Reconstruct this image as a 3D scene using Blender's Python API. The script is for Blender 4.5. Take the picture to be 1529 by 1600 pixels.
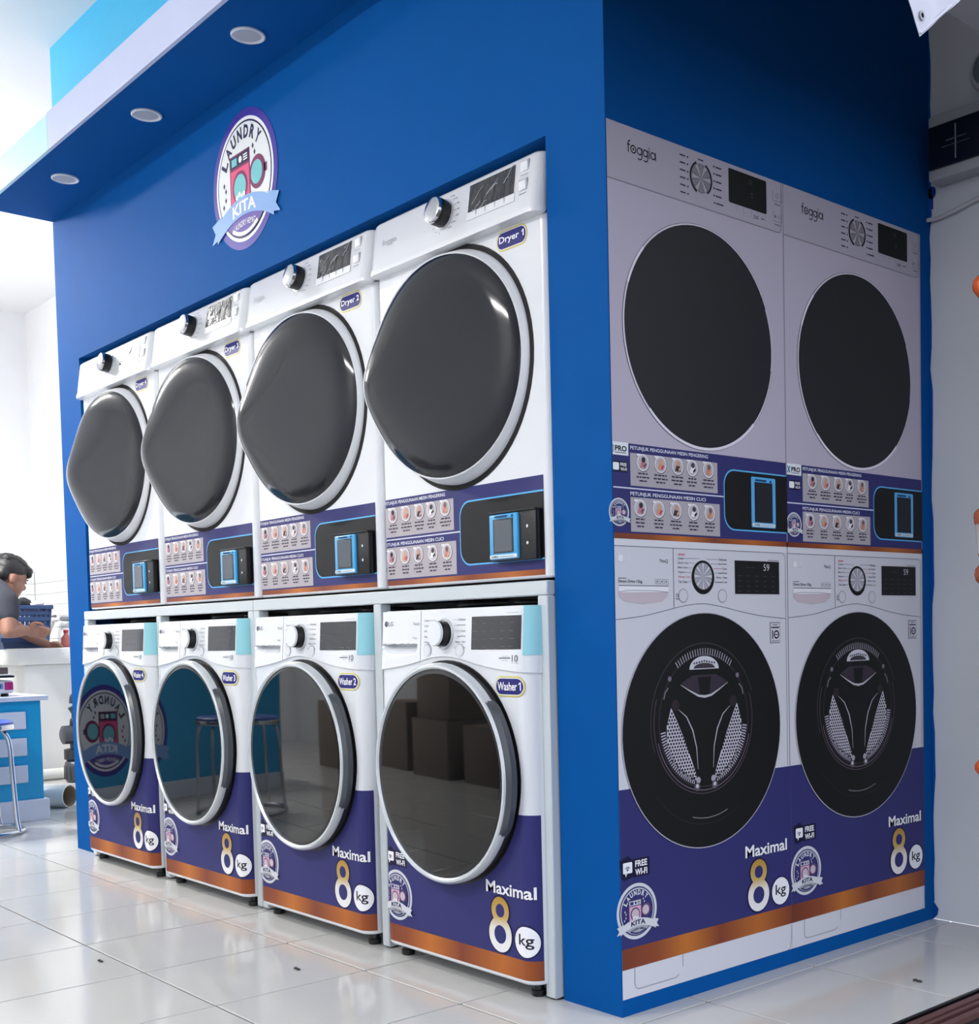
import bpy, bmesh, math, random
from mathutils import Vector, Matrix
random.seed(7)
for o in list(bpy.data.objects): bpy.data.objects.remove(o)
SC = bpy.context.scene
COL = SC.collection
PI = math.pi

# ------------------------------------------------------------------ camera
cam = bpy.data.cameras.new('camera'); camo = bpy.data.objects.new('camera', cam); COL.objects.link(camo)
FPX, CX, CY = 1908.93, 927.57, 1076.95
cam.sensor_fit = 'VERTICAL'; cam.sensor_height = 36.0; cam.sensor_width = 36.0 * 1529 / 1600
cam.lens = FPX / 1600 * 36.0
cam.shift_x = (764.5 - CX) / 1600; cam.shift_y = (CY - 800) / 1600
cam.clip_start = 0.05
yaw, pit, rol = .8234, -.0473, -.0202
fw = Vector((-math.sin(yaw) * math.cos(pit), math.cos(yaw) * math.cos(pit), math.sin(pit)))
rt = Vector((math.cos(yaw), math.sin(yaw), 0)); up = rt.cross(fw)
r2 = rt * math.cos(rol) + up * math.sin(rol); u2 = -rt * math.sin(rol) + up * math.cos(rol)
camo.matrix_world = Matrix(((r2.x, u2.x, -fw.x, 1.8799), (r2.y, u2.y, -fw.y, -1.8062), (r2.z, u2.z, -fw.z, .8369), (0, 0, 0, 1)))
SC.camera = camo

# ------------------------------------------------------------------ world, lights, exposure
wd = bpy.data.worlds.new('world'); SC.world = wd; wd.use_nodes = True
wd.node_tree.nodes['Background'].inputs[0].default_value = (.72, .77, .88, 1)
wd.node_tree.nodes['Background'].inputs[1].default_value = 1.2
SC.view_settings.view_transform = 'Standard'; SC.view_settings.look = 'None'
SC.view_settings.exposure = 0.7; SC.view_settings.gamma = 1.0; SC.view_settings.use_curve_mapping = False
LAMPS = [(-5.0, -1.0, 225), (-1.1, -2.7, 66)]          # ceiling tube fixtures: x, y, watts

# ------------------------------------------------------------------ materials
def lin(c):
    return tuple((v / 255 / 12.92) if v / 255 <= .04045 else ((v / 255 + .055) / 1.055) ** 2.4 for v in c)
_M = {}
def mat(name, rgb, rough=.5, metal=0, spec=.5, coat=0, emit=0, noise=0, nscale=30, bump=0, alpha=1, trans=0):
    if name in _M: return _M[name]
    m = bpy.data.materials.new(name); m.use_nodes = True
    nt = m.node_tree; b = nt.nodes['Principled BSDF']
    c = lin(rgb) + (1,)
    b.inputs['Base Color'].default_value = c
    b.inputs['Roughness'].default_value = rough; b.inputs['Metallic'].default_value = metal
    b.inputs['Specular IOR Level'].default_value = spec
    if coat: b.inputs['Coat Weight'].default_value = coat; b.inputs['Coat Roughness'].default_value = .04
    if emit: b.inputs['Emission Color'].default_value = c; b.inputs['Emission Strength'].default_value = emit
    if trans: b.inputs['Transmission Weight'].default_value = trans
    if alpha < 1: b.inputs['Alpha'].default_value = alpha
    if noise or bump:
        tc = nt.nodes.new('ShaderNodeTexCoord'); n = nt.nodes.new('ShaderNodeTexNoise')
        n.inputs['Scale'].default_value = nscale; n.inputs['Detail'].default_value = 5
        nt.links.new(tc.outputs['Object'], n.inputs['Vector'])
        if noise:
            mx = nt.nodes.new('ShaderNodeMix'); mx.data_type = 'RGBA'
            mx.inputs['A'].default_value = tuple(v * (1 - noise) for v in c[:3]) + (1,)
            mx.inputs['B'].default_value = tuple(min(1, v * (1 + noise)) for v in c[:3]) + (1,)
            nt.links.new(n.outputs['Fac'], mx.inputs['Factor']); nt.links.new(mx.outputs['Result'], b.inputs['Base Color'])
        if bump:
            bp = nt.nodes.new('ShaderNodeBump'); bp.inputs['Strength'].default_value = bump; bp.inputs['Distance'].default_value = .002
            nt.links.new(n.outputs['Fac'], bp.inputs['Height']); nt.links.new(bp.outputs['Normal'], b.inputs['Normal'])
    _M[name] = m
    return m
def ramp_mat(name, axis, lo, hi, stops, rough=.3):
    """printed colour gradient along one object axis"""
    if name in _M: return _M[name]
    m = mat(name, (128, 128, 128), .45, spec=.25); nt = m.node_tree; b = nt.nodes['Principled BSDF']
    tc = nt.nodes.new('ShaderNodeTexCoord'); sx = nt.nodes.new('ShaderNodeSeparateXYZ'); mr = nt.nodes.new('ShaderNodeMapRange'); cr = nt.nodes.new('ShaderNodeValToRGB')
    mr.inputs['From Min'].default_value = lo; mr.inputs['From Max'].default_value = hi
    nt.links.new(tc.outputs['Object'], sx.inputs[0]); nt.links.new(sx.outputs['XYZ'.index(axis)], mr.inputs['Value'])
    nt.links.new(mr.outputs['Result'], cr.inputs['Fac']); nt.links.new(cr.outputs['Color'], b.inputs['Base Color'])
    e = cr.color_ramp.elements
    while len(e) < len(stops): e.new(.5)
    for el, (p, c) in zip(e, stops): el.position = p; el.color = lin(c) + (1,)
    return m

BLUE = mat('blue_paint', (5, 80, 150), .7, spec=.05, noise=.06, nscale=9, bump=.05)
CYAN = mat('cyan_paint', (62, 186, 232), .5, noise=.03)
FASC = mat('fascia_board', (186, 196, 226), .5, noise=.04, nscale=6)
WALLW = mat('white_wall_paint', (214, 216, 220), .7, noise=.04, nscale=5, bump=.1)
CEIL = mat('ceiling_paint', (235, 236, 238), .8)
ENAM = mat('white_enamel', (222, 225, 230), .22, coat=.4)
PLAST = mat('white_plastic', (220, 223, 228), .3)
FRAME = mat('pale_grey_steel', (196, 204, 208), .4)
DARK = mat('black_plastic', (14, 15, 17), .35)
CAV = mat('dark_void', (10, 10, 12), .8)
SMOKE = mat('smoked_door_plastic', (34, 37, 43), .10, spec=.32)
GLASS = mat('dark_door_glass', (7, 9, 11), .03, spec=.5)
RINGM = mat('silver_ring', (205, 210, 214), .25, metal=.25)
CHROME = mat('chrome', (200, 202, 206), .14, metal=1)
TILE = mat('floor_tile', (196, 196, 193), .12, noise=.05, nscale=4, spec=.5)
GROUT = mat('grout', (112, 112, 108), .9)

# ------------------------------------------------------------------ helpers
def link(o, parent=None):
    COL.objects.link(o)
    if parent: o.parent = parent
    return o
def mesh(name, vs, fs, mats, parent=None, smooth=False, mi=None):
    me = bpy.data.meshes.new(name); me.from_pydata([tuple(v) for v in vs], [], fs)
    for m in (mats if isinstance(mats, (list, tuple)) else [mats]): me.materials.append(m)
    if mi: me.polygons.foreach_set('material_index', mi)
    if smooth: me.polygons.foreach_set('use_smooth', [True] * len(me.polygons))
    me.update()
    return link(bpy.data.objects.new(name, me), parent)
def frombm(name, bm, m, parent=None, smooth=False, angle=None):
    bmesh.ops.recalc_face_normals(bm, faces=bm.faces)
    me = bpy.data.meshes.new(name); bm.to_mesh(me); bm.free()
    for q in (m if isinstance(m, (list, tuple)) else [m]): me.materials.append(q)
    if smooth or angle:
        me.polygons.foreach_set('use_smooth', [True] * len(me.polygons))
        if angle: me.set_sharp_from_angle(angle=math.radians(angle))
    return link(bpy.data.objects.new(name, me), parent)
def bmbox(bm, x0, x1, y0, y1, z0, z1, bev=0, seg=2):
    r = bmesh.ops.create_cube(bm, size=1)
    vs = r['verts']
    for v in vs:
        v.co = ((x0 + x1) / 2 + v.co.x * (x1 - x0), (y0 + y1) / 2 + v.co.y * (y1 - y0), (z0 + z1) / 2 + v.co.z * (z1 - z0))
    if bev:
        es = list({e for v in vs for e in v.link_edges})
        bmesh.ops.bevel(bm, geom=es, offset=bev, segments=seg, profile=.5, affect='EDGES')
def box(name, b, m, parent=None, bev=0, seg=2):
    bm = bmesh.new(); bmbox(bm, *b, bev=bev, seg=seg)
    return frombm(name, bm, m, parent, angle=40 if bev else None)
def boxes(name, bl, m, parent=None, bev=0):
    bm = bmesh.new()
    for b in bl: bmbox(bm, *b, bev=bev)
    return frombm(name, bm, m, parent, angle=40 if bev else None)
def lathe(name, prof, m, parent=None, n=48, axis='z', loc=(0, 0, 0), smooth=40, sx=1, cap=True):
    """profile [(r,h)] turned about an axis through loc"""
    vs, fs = [], []
    for r, h in prof:
        for k in range(n):
            a = 2 * PI * k / n; c, s = r * math.cos(a), r * math.sin(a)
            p = {'z': (c * sx, s, h), 'y': (c, h, s), 'x': (h, c, s)}[axis]
            vs.append((p[0] + loc[0], p[1] + loc[1], p[2] + loc[2]))
    for i in range(len(prof) - 1):
        for k in range(n):
            a, b = i * n + k, i * n + (k + 1) % n
            fs.append((a, b, b + n, a + n))
    if cap:
        fs.append(tuple(range(n))); fs.append(tuple(range((len(prof) - 1) * n, len(prof) * n)))
    bm = bmesh.new(); me = bpy.data.meshes.new('t'); me.from_pydata(vs, [], fs); bm.from_mesh(me); bpy.data.meshes.remove(me)
    bmesh.ops.remove_doubles(bm, verts=bm.verts, dist=1e-6)
    return frombm(name, bm, m, parent, angle=smooth)
def tube_geo(pts, r, n=10):
    pts = [Vector(p) for p in pts]; vs, fs = [], []
    prev = None
    for i, p in enumerate(pts):
        t = (pts[min(i + 1, len(pts) - 1)] - pts[max(i - 1, 0)]).normalized()
        if prev is None:
            a = Vector((0, 0, 1)) if abs(t.z) < .9 else Vector((1, 0, 0))
            nrm = t.cross(a).normalized()
        else:
            nrm = (prev - t * prev.dot(t)).normalized()
        prev = nrm; b = t.cross(nrm)
        rr = r[i] if isinstance(r, (list, tuple)) else r
        for k in range(n):
            an = 2 * PI * k / n
            vs.append(p + (nrm * math.cos(an) + b * math.sin(an)) * rr)
    for i in range(len(pts) - 1):
        for k in range(n):
            a, c = i * n + k, i * n + (k + 1) % n
            fs.append((a, c, c + n, a + n))
    fs.append(tuple(range(n))[::-1]); fs.append(tuple(range((len(pts) - 1) * n, len(pts) * n)))
    return vs, fs
def tube(name, pts, r, m, parent=None, n=10):
    vs, fs = tube_geo(pts, r, n)
    o = mesh(name, vs, fs, m, parent, smooth=True); o.data.set_sharp_from_angle(angle=math.radians(50)); return o
def bez(pts, k=8):
    """Catmull-Rom through points"""
    P = [Vector(p) for p in pts]; P = [P[0] * 2 - P[1]] + P + [P[-1] * 2 - P[-2]]; out = []
    for i in range(1, len(P) - 2):
        for j in range(k):
            t = j / k; a, b, c, d = P[i - 1:i + 3]
            out.append(.5 * ((2 * b) + (c - a) * t + (2 * a - 5 * b + 4 * c - d) * t * t + (3 * b - a - 3 * c + d) * t ** 3))
    return out + [P[-2]]
def tag(o, label=None, cat=None, group=None, kind=None):
    for k, v in (('label', label), ('category', cat), ('group', group), ('kind', kind)):
        if v: o[k] = v
    return o
def thing(name, label, cat, loc=(0, 0, 0), rz=0, group=None):
    o = bpy.data.objects.new(name, None); o.location = loc; o.rotation_euler = (0, 0, rz); o.empty_display_size = .1
    return tag(link(o), label, cat, group)
def struct(o): o['kind'] = 'structure'; return o
def copy_tree(o, parent=None):
    c = o.copy(); COL.objects.link(c); c.parent = parent
    for ch in list(o.children): copy_tree(ch, c)
    return c

# ------------------------------------------------------------------ flat print (lettering, stickers): 2-D shapes laid on a surface
_T = {}
def textgeo(s, bold=0.0, space=1.0):
    k = (s, bold, space)
    if k in _T: return _T[k]
    cu = bpy.data.curves.new('t', 'FONT'); cu.body = s; cu.size = 1; cu.resolution_u = 3; cu.offset = bold; cu.space_character = space
    ob = bpy.data.objects.new('t', cu); COL.objects.link(ob)
    dg = bpy.context.evaluated_depsgraph_get(); me = bpy.data.meshes.new_from_object(ob.evaluated_get(dg))
    vs = [(v.co.x, v.co.y) for v in me.vertices]; fs = [tuple(p.vertices) for p in me.polygons]
    bpy.data.objects.remove(ob); bpy.data.curves.remove(cu); bpy.data.meshes.remove(me)
    xs = [v[0] for v in vs]; ys = [v[1] for v in vs]
    _T[k] = (vs, fs, (min(xs), max(xs), min(ys), max(ys)))
    return _T[k]
PC = {}
def pcol(c):
    if not isinstance(c, tuple): return c
    k = 'print_%02x%02x%02x' % c
    return mat(k, c, .5, spec=.2)
class Print:
    def __init__(s): s.v = []; s.f = []; s.m = []; s.mats = []
    def _mi(s, c):
        m = pcol(c)
        if m not in s.mats: s.mats.append(m)
        return s.mats.index(m)
    def poly(s, pts, c, L=0):
        b = len(s.v); s.v += [(p[0], p[1], L) for p in pts]; s.f.append(tuple(range(b, b + len(pts)))); s.m.append(s._mi(c))
    def rect(s, u0, u1, v0, v1, c, L=0, step=None):
        n = max(1, int(math.ceil(abs(u1 - u0) / step))) if step else 1
        for i in range(n):
            a, b = u0 + (u1 - u0) * i / n, u0 + (u1 - u0) * (i + 1) / n
            s.poly([(a, v0), (b, v0), (b, v1), (a, v1)], c, L)
    def rrect(s, u0, u1, v0, v1, r, c, L=0, n=6, corners=(1, 1, 1, 1)):
        pts = []
        for i, (cx, cy, a0) in enumerate(((u1 - r, v1 - r, 0), (u0 + r, v1 - r, 90), (u0 + r, v0 + r, 180), (u1 - r, v0 + r, 270))):
            if corners[i]:
                for k in range(n + 1):
                    a = math.radians(a0 + 90 * k / n); pts.append((cx + r * math.cos(a), cy + r * math.sin(a)))
            else: pts.append(((u1, v1), (u0, v1), (u0, v0), (u1, v0))[i])
        s.poly(pts, c, L)
    def circ(s, u, v, r, c, L=0, n=40, ry=None):
        ry = ry or r
        s.poly([(u + r * math.cos(2 * PI * k / n), v + ry * math.sin(2 * PI * k / n)) for k in range(n)], c, L)
    def ring(s, u, v, r0, r1, c, L=0, a0=0, a1=360, n=48):
        for k in range(n):
            a, b = math.radians(a0 + (a1 - a0) * k / n), math.radians(a0 + (a1 - a0) * (k + 1) / n)
            s.poly([(u + r0 * math.cos(a), v + r0 * math.sin(a)), (u + r1 * math.cos(a), v + r1 * math.sin(a)),
                    (u + r1 * math.cos(b), v + r1 * math.sin(b)), (u + r0 * math.cos(b), v + r0 * math.sin(b))], c, L)
    def stroke(s, pts, w, c, L=0):
        n = len(pts); Lp = []; Rp = []
        for i in range(n):
            a, b = pts[max(i - 1, 0)], pts[min(i + 1, n - 1)]
            dx, dy = b[0] - a[0], b[1] - a[1]; l = math.hypot(dx, dy) or 1
            ww = w[i] if isinstance(w, (list, tuple)) else w
            nx, ny = -dy / l * ww / 2, dx / l * ww / 2
            Lp.append((pts[i][0] + nx, pts[i][1] + ny)); Rp.append((pts[i][0] - nx, pts[i][1] - ny))
        for i in range(n - 1): s.poly([Rp[i], Rp[i + 1], Lp[i + 1], Lp[i]], c, L)
    def text(s, t, u0, u1, v0, v1, c, L=1, bold=0.0, warp=None, space=1.0):
        vs, fs, (a, b, d, e) = textgeo(t, bold, space); base = len(s.v)
        for x, y in vs:
            p = (u0 + (x - a) / (b - a) * (u1 - u0), v0 + (y - d) / (e - d) * (v1 - v0))
            if warp: p = warp(*p)
            s.v.append((p[0], p[1], L))
        mi = s._mi(c)
        for f in fs: s.f.append(tuple(base + i for i in f)); s.m.append(mi)
    def build(s, name, fn, parent=None, cuts=()):
        if not cuts: return mesh(name, [fn(*v) for v in s.v], s.f, s.mats, parent, mi=s.m)
        bm = bmesh.new(); vv = [bm.verts.new(v) for v in s.v]
        for f, m in zip(s.f, s.m):
            try: bm.faces.new([vv[i] for i in f]).material_index = m
            except ValueError: pass
        for c in cuts:                     # slice where the cabinet edge curves
            bmesh.ops.bisect_plane(bm, geom=list(bm.verts) + list(bm.edges) + list(bm.faces), plane_co=(c, 0, 0), plane_no=(1, 0, 0), dist=1e-6)
        for v in bm.verts: v.co = fn(v.co.x, v.co.y, v.co.z)
        me = bpy.data.meshes.new(name); bm.to_mesh(me); bm.free()
        for m in s.mats: me.materials.append(m)
        return link(bpy.data.objects.new(name, me), parent)

IND = (48, 49, 106); NAVY = (24, 24, 70); WHT = (236, 236, 240); PALE = (205, 208, 214); PINK = (214, 150, 175)
def logo(P, cx, cy, R, style, L0=1):
    X = lambda x: cx + x * R; Y = lambda y: cy + y * R
    T = lambda pts: [(X(a), Y(b)) for a, b in pts]
    wall = style == 'wall'
    if wall:
        P.circ(cx, cy, R, (62, 52, 150), L0, 64); P.circ(cx, cy, .885 * R, WHT, L0 + 1, 64); P.circ(cx, cy, .835 * R, NAVY, L0 + 2, 64)
        P.circ(cx, cy, .81 * R, (222, 228, 230), L0 + 3, 64)
        txt, mc, mo, gl, rb, kt, lo = NAVY, (222, 80, 128), (120, 40, 90), (110, 190, 196), (128, 166, 218), WHT, (92, 74, 160)
    else:
        P.circ(cx, cy, R, PALE, L0, 48); P.circ(cx, cy, .88 * R, IND, L0 + 1, 48); P.circ(cx, cy, .83 * R, PALE, L0 + 2, 48); P.circ(cx, cy, .79 * R, IND, L0 + 3, 48)
        txt, mc, mo, gl, rb, kt, lo = PALE, (214, 166, 190), (96, 70, 110), (196, 180, 190), PALE, NAVY, (170, 172, 180)
    L = L0 + 4
    # arched word
    word = 'LAUNDRY'; n = len(word)
    for i, ch in enumerate(word):
        a = math.radians(149 - (149 - 47) * i / (n - 1)); r = .675 * R; w, h = .125 * R, .19 * R
        ca, sa = math.cos(a - PI / 2), math.sin(a - PI / 2)
        def wp(u, v, ca=ca, sa=sa, a=a, r=r): return (cx + r * math.cos(a) + u * ca - v * sa, cy + r * math.sin(a) + u * sa + v * ca)
        P.text(ch, -w / 2 * 1.15, w / 2 * 1.15, -h / 2, h / 2, txt, L, bold=.045, warp=wp)
    # washing machine with open door
    P.poly(T([(-.43, -.42), (.2, -.42), (.2, .42), (-.43, .42)]), mo, L); P.poly(T([(-.40, -.42), (.17, -.42), (.17, .2), (-.40, .2)]), mc, L + 1)
    P.poly(T([(-.40, .235), (.17, .235), (.17, .395), (-.40, .395)]), (NAVY if wall else PALE), L + 1)
    P.poly(T([(-.36, .26), (-.2, .26), (-.2, .37), (-.36, .37)]), gl if wall else IND, L + 2); P.circ(X(-.09), Y(.315), .05 * R, WHT if wall else IND, L + 2, 16)
    for q in (.28, .315, .35): P.poly(T([(0, q - .01), (.13, q - .01), (.13, q + .01), (0, q + .01)]), WHT if wall else IND, L + 2)
    P.circ(X(-.12), Y(-.08), .235 * R, mo, L + 2, 28); P.circ(X(-.12), Y(-.08), .185 * R, gl, L + 3, 28)
    for q in (-.22, -.14, -.06, .0): P.circ(X(q), Y(-.2 + .03 * math.sin(q * 40)), .04 * R, WHT, L + 4, 10)
    P.circ(X(.42), Y(.0), .24 * R, mo, L + 2, 28); P.circ(X(.40), Y(.0), .17 * R, gl, L + 3, 28); P.poly(T([(.62, -.06), (.7, -.06), (.7, .06), (.62, .06)]), mo, L + 2)
    # sparkles
    for sx, sy in ((-.62, .06), (-.57, -.03), (-.65, -.25), (-.58, -.16), (.30, .40), (.35, .30)):
        P.poly(T([(sx, sy - .045), (sx + .03, sy), (sx, sy + .045), (sx - .03, sy)]), txt, L + 1)
    # lower field and ribbon
    low = [(.81 * math.cos(a), .81 * math.sin(a)) for a in [math.radians(213 + (327 - 213) * k / 20) for k in range(21)]]
    P.poly(T(low), lo, L + 3)
    P.ring(cx, cy, .745 * R, .80 * R, WHT if wall else IND, L + 4, 240, 300, 16)
    P.text('LAUNDRY HEMAT', X(-.33), X(.33), Y(-.665), Y(-.58), WHT if wall else NAVY, L + 5, bold=.01, warp=lambda u, v: (u, v - .3 * (u - cx) ** 2 / R))
    top = lambda x: -.24 - .30 * x * x
    for k in range(20):
        a, b = -.88 + 1.76 * k / 20, -.88 + 1.76 * (k + 1) / 20
        P.poly(T([(a, top(a) - .27), (b, top(b) - .27), (b, top(b)), (a, top(a))]), rb, L + 6)
    for sg in (-1, 1):
        t = [(sg * .72, -.66), (sg * 1.06, -.72), (sg * .94, -.58), (sg * 1.04, -.44), (sg * .72, -.36)]
        P.poly(T(t if sg > 0 else t[::-1]), rb, L + 5)
    P.text('KITA', X(-.36), X(.36), Y(-.465), Y(-.29), kt, L + 7, bold=.03, warp=lambda u, v: (u, v - .3 * (u - cx) ** 2 / R))

COPPER = lambda n, ax, lo, hi: ramp_mat(n, ax, lo, hi, [(0, (110, 52, 34)), (.2, (136, 68, 38)), (.36, (186, 108, 42)), (.55, (124, 60, 38)), (.78, (176, 100, 42)), (1, (122, 56, 36))])
def instr_banner(P, U, V, s, copper, full=True, terminal=True, u_end=.588):
    """purple instruction banner; U,V map poster metres to the surface, s scales"""
    st = .012
    P.rect(U(-.0135), U(u_end), V(1.045), V(1.238), IND, 0, st); P.rect(U(-.0135), U(u_end), V(1.034), V(1.046), copper, 1, st)
    P.rect(U(-.0135), U(.049), V(1.211), V(1.2385), (226, 230, 232), 1, st)
    P.text('X', U(-.008), U(.006), V(1.216), V(1.232), (30, 110, 160), 2, bold=.05); P.text('PRO', U(.009), U(.044), V(1.219), V(1.231), (22, 26, 34), 2, bold=.03)
    P.rect(U(.009), U(.042), V(1.2155), V(1.2168), (22, 26, 34), 2)
    P.rrect(U(0), U(.02), V(1.179), V(1.195), .003, WHT, 2); P.rrect(U(.002), U(.046), V(1.175), V(1.198), .003, (18, 18, 50), 1)
    P.text('FREE', U(.024), U(.043), V(1.188), V(1.195), WHT, 2, .02); P.text('WI-FI', U(.024), U(.043), V(1.178), V(1.185), WHT, 2, .02)
    P.rect(U(-.0135), U(.358), V(1.141), V(1.144), (206, 208, 226), 1, st)
    logo(P, U(.0175), V(1.09), .030 * s, 'print', 2)
    P.text('PETUNJUK PENGGUNAAN MESIN PENGERING', U(.055), U(.304), V(1.2235), V(1.2335), (225, 226, 236), 1, .012)
    P.text('PETUNJUK PENGGUNAAN MESIN CUCI', U(.053), U(.294), V(1.1255), V(1.1355), (225, 226, 236), 1, .012)
    GB = (172, 166, 172)
    rnd = random.Random(3)
    for (a, b, z0, z1, cu, cz) in ((.054, .3355, 1.1485, 1.2185, (.092, .147, .202, .25, .304), 1.200), (.053, .342, 1.05, 1.124, (.082, .139, .194, .252, .307), 1.1015)):
        P.rect(U(a), U(b), V(z0), V(z1), GB, 1)
        for i, u in enumerate(cu):
            P.circ(U(u) + .001, V(cz) - .001, .0192 * s, (90, 84, 92), 2, 24); P.circ(U(u), V(cz), .0185 * s, (226, 224, 228), 3, 24); P.circ(U(u), V(cz), .0155 * s, (188, 180, 186), 4, 24)
            P.poly([(U(u) - .010 * s, V(cz) - .011 * s), (U(u) + .009 * s, V(cz) - .012 * s), (U(u) + .006 * s, V(cz) + .003 * s), (U(u) - .005 * s, V(cz) + .002 * s)], ((190, 120, 130), (205, 150, 120), (60, 54, 62), (232, 230, 234), (196, 132, 112))[i], 5)
            P.circ(U(u) + .001 * s, V(cz) + .006 * s, .006 * s, ((52, 44, 50), (206, 160, 136), (200, 150, 128), (70, 66, 74), (120, 96, 96))[i], 6, 12)
            P.poly([(U(u) + .003 * s, V(cz) - .012 * s), (U(u) + .011 * s, V(cz) - .004 * s), (U(u) + .008 * s, V(cz) + .0 * s), (U(u) + .001 * s, V(cz) - .006 * s)], ((96, 84, 96), (190, 70, 96), (208, 160, 140), (44, 42, 50), (206, 160, 140))[i], 6)
            P.rect(U(u) - .019 * s, U(u) - .008 * s, V(cz) + .013 * s, V(cz) + .018 * s, (232, 230, 234), 5)
            for r in range(3):
                w = (.018, .02, .014)[r] * rnd.uniform(.7, 1.15); x = U(u) - w * s
                while x < U(u) + w * s - .002:
                    l = rnd.uniform(.006, .013) * s; P.rect(x, min(x + l, U(u) + w * s), V(cz - .0255 - r * .0078), V(cz - .0222 - r * .0078), (58, 50, 66), 2); x += l + .0022 * s
    CYN = (92, 178, 232)
    P.rrect(U(.357), U(u_end), V(1.066), V(1.208), .036 * s, CYN, 1, 8, (0, 1, 1, 0)); P.rrect(U(.360), U(u_end), V(1.0695), V(1.2045), .034 * s, (20, 21, 24), 2, 8, (0, 1, 1, 0))

def low_banner(P, U, V, copper, gold, u0, u1, zt, s=1.0):
    st = .012
    P.rect(u0, u1, V(.147), zt, IND, 0, st); P.rect(u0, u1, V(.1027), V(.148), copper, 1, st)
    # free wi-fi
    P.poly([(U(.0), V(.342)), (U(.026), V(.350)), (U(.040), V(.338)), (U(.040), V(.303)), (U(.012), V(.297)), (U(.004), V(.304))], (20, 20, 52), 1)
    P.rect(U(.04), U(.091), V(.301), V(.341), (20, 20, 52), 1)
    P.rrect(U(.009), U(.037), V(.312), V(.336), .003, WHT, 2); P.poly([(U(.015), V(.313)), (U(.017), V(.305)), (U(.022), V(.313))], WHT, 2)
    for k, r in enumerate((.010, .0072, .0044)): P.ring(U(.0225), V(.317), (r - .0015) * s, r * s, NAVY, 3, 45, 135, 8)
    P.circ(U(.0225), V(.3185), .0016 * s, NAVY, 3, 8)
    P.text('FREE', U(.046), U(.083), V(.323), V(.337), WHT, 2, .03); P.text('WI-FI', U(.046), U(.083), V(.3045), V(.3185), WHT, 2, .03)
    logo(P, U(.049), V(.226), .0615 * s, 'print', 2)
    P.text('Maximal', U(.4165), U(.5745), V(.2875), V(.3165), (20, 20, 60), 1, .04); P.text('Maximal', U(.415), U(.573), V(.289), V(.318), WHT, 2, .02)
    # big eight: two stacked rings
    uc = U(.463); z1, z2 = V(.2505), V(.1945); w = .0145 * s
    for q, c, L in ((.004, (24, 24, 64), 2), (0, gold, 3)):
        P.circ(uc, z1, .0305 * s + q, c, L, 32, .0305 * s + q); P.circ(uc - .001, z2, .0395 * s + q, c, L + .25, 36, .0395 * s + q)
        P.rect(uc - .016 * s, uc + .016 * s, V(.215), V(.235), c, L + .5)
    P.circ(uc, z1, .0150 * s, IND, 4, 24); P.circ(uc - .001, z2, .0205 * s, IND, 4.2, 28)
    P.circ(U(.546), V(.191), .0345 * s + .002, (24, 24, 64), 2, 36); P.circ(U(.546), V(.191), .0335 * s, WHT, 3, 36)
    P.text('kg', U(.526), U(.566), V(.175), V(.208), (28, 28, 40), 4, .01)

# ================================================================== THE SETTING
XL, YO, YB, ZC = -7.25, -3.5, 1.24, 3.16
fl = struct(box('floor', (XL, .44, YO, YB, -.06, -.004), GROUT)); tag(fl, 'glossy pale grey square floor tiles across the shop')
tile_me = None
px, py0 = .3975, .215
k = 0
for i in range(-20, 3):
    for j in range(-11, 5):
        x0, x1 = .056 + (i - 1) * px, .056 + i * px; y0, y1 = py0 + (j - 1) * .396, py0 + j * .396
        x0, x1, y0, y1 = max(x0, XL), min(x1, .437), max(y0, YO), min(y1, YB)
        if x1 - x0 < .03 or y1 - y0 < .03: continue
        if y0 > .3 and x1 < -.2 and x0 > -3.1: continue        # under the machines, never seen
        g = .0026
        bm = bmesh.new(); bmbox(bm, x0 + g, x1 - g, y0 + g, y1 - g, -.004, random.uniform(-.0003, .0003), .0012, 1)
        frombm('tile', bm, TILE, fl); k += 1
pv = struct(box('floor_outside', (.56, 30, -30, 30, -.1, -.03), mat('pavement', (86, 84, 82), .8, noise=.15)))
# blue machine housing
ZT = 1.93
XR, XLO = -.190, -2.955
boxes('wall_front', [(XR, 0, 0, .1, 0, ZT), (-3.172, XLO, 0, .1, 0, ZT), (-3.172, 0, 0, .1, ZT, 2.5)], BLUE)
struct(bpy.data.objects['wall_front'])
struct(box('wall_front_upper', (-3.13, 0, 0, .1, 2.5, ZC), CYAN)); bpy.data.objects['wall_front_upper'].name = 'wall_upper'
struct(box('wall_right', (-.1, 0, .1, 1.2395, 0, ZC), BLUE))
struct(box('wall_housing_end', (-3.172, -3.09, .1, YB, 0, ZC), BLUE)); bpy.data.objects['wall_housing_end'].name = 'wall_end'
struct(box('wall_shade_plane', (-3.09, -.1, .9, .93, 0, 2.5), CAV))  # added dark back plane; shade of the opening is put into its colour
# canopy: soffit + fascia boards
ca = struct(boxes('trim_1', [(-3.165, 0, -.258, 0, 2.5, 2.55)], BLUE)); tag(ca, 'blue soffit of the canopy above the machines')
box('fascia_board', (-2.434, 0, -.27, -.258, 2.4985, 2.62), FASC, ca); box('fascia_board', (-3.168, -2.436, -.27, -.258, 2.4985, 2.616), mat('fascia_board_pale', (176, 220, 238), .5), ca)
box('canopy_top', (-3.165, 0, -.258, 0, 2.55, 2.6), FASC, ca)
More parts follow.
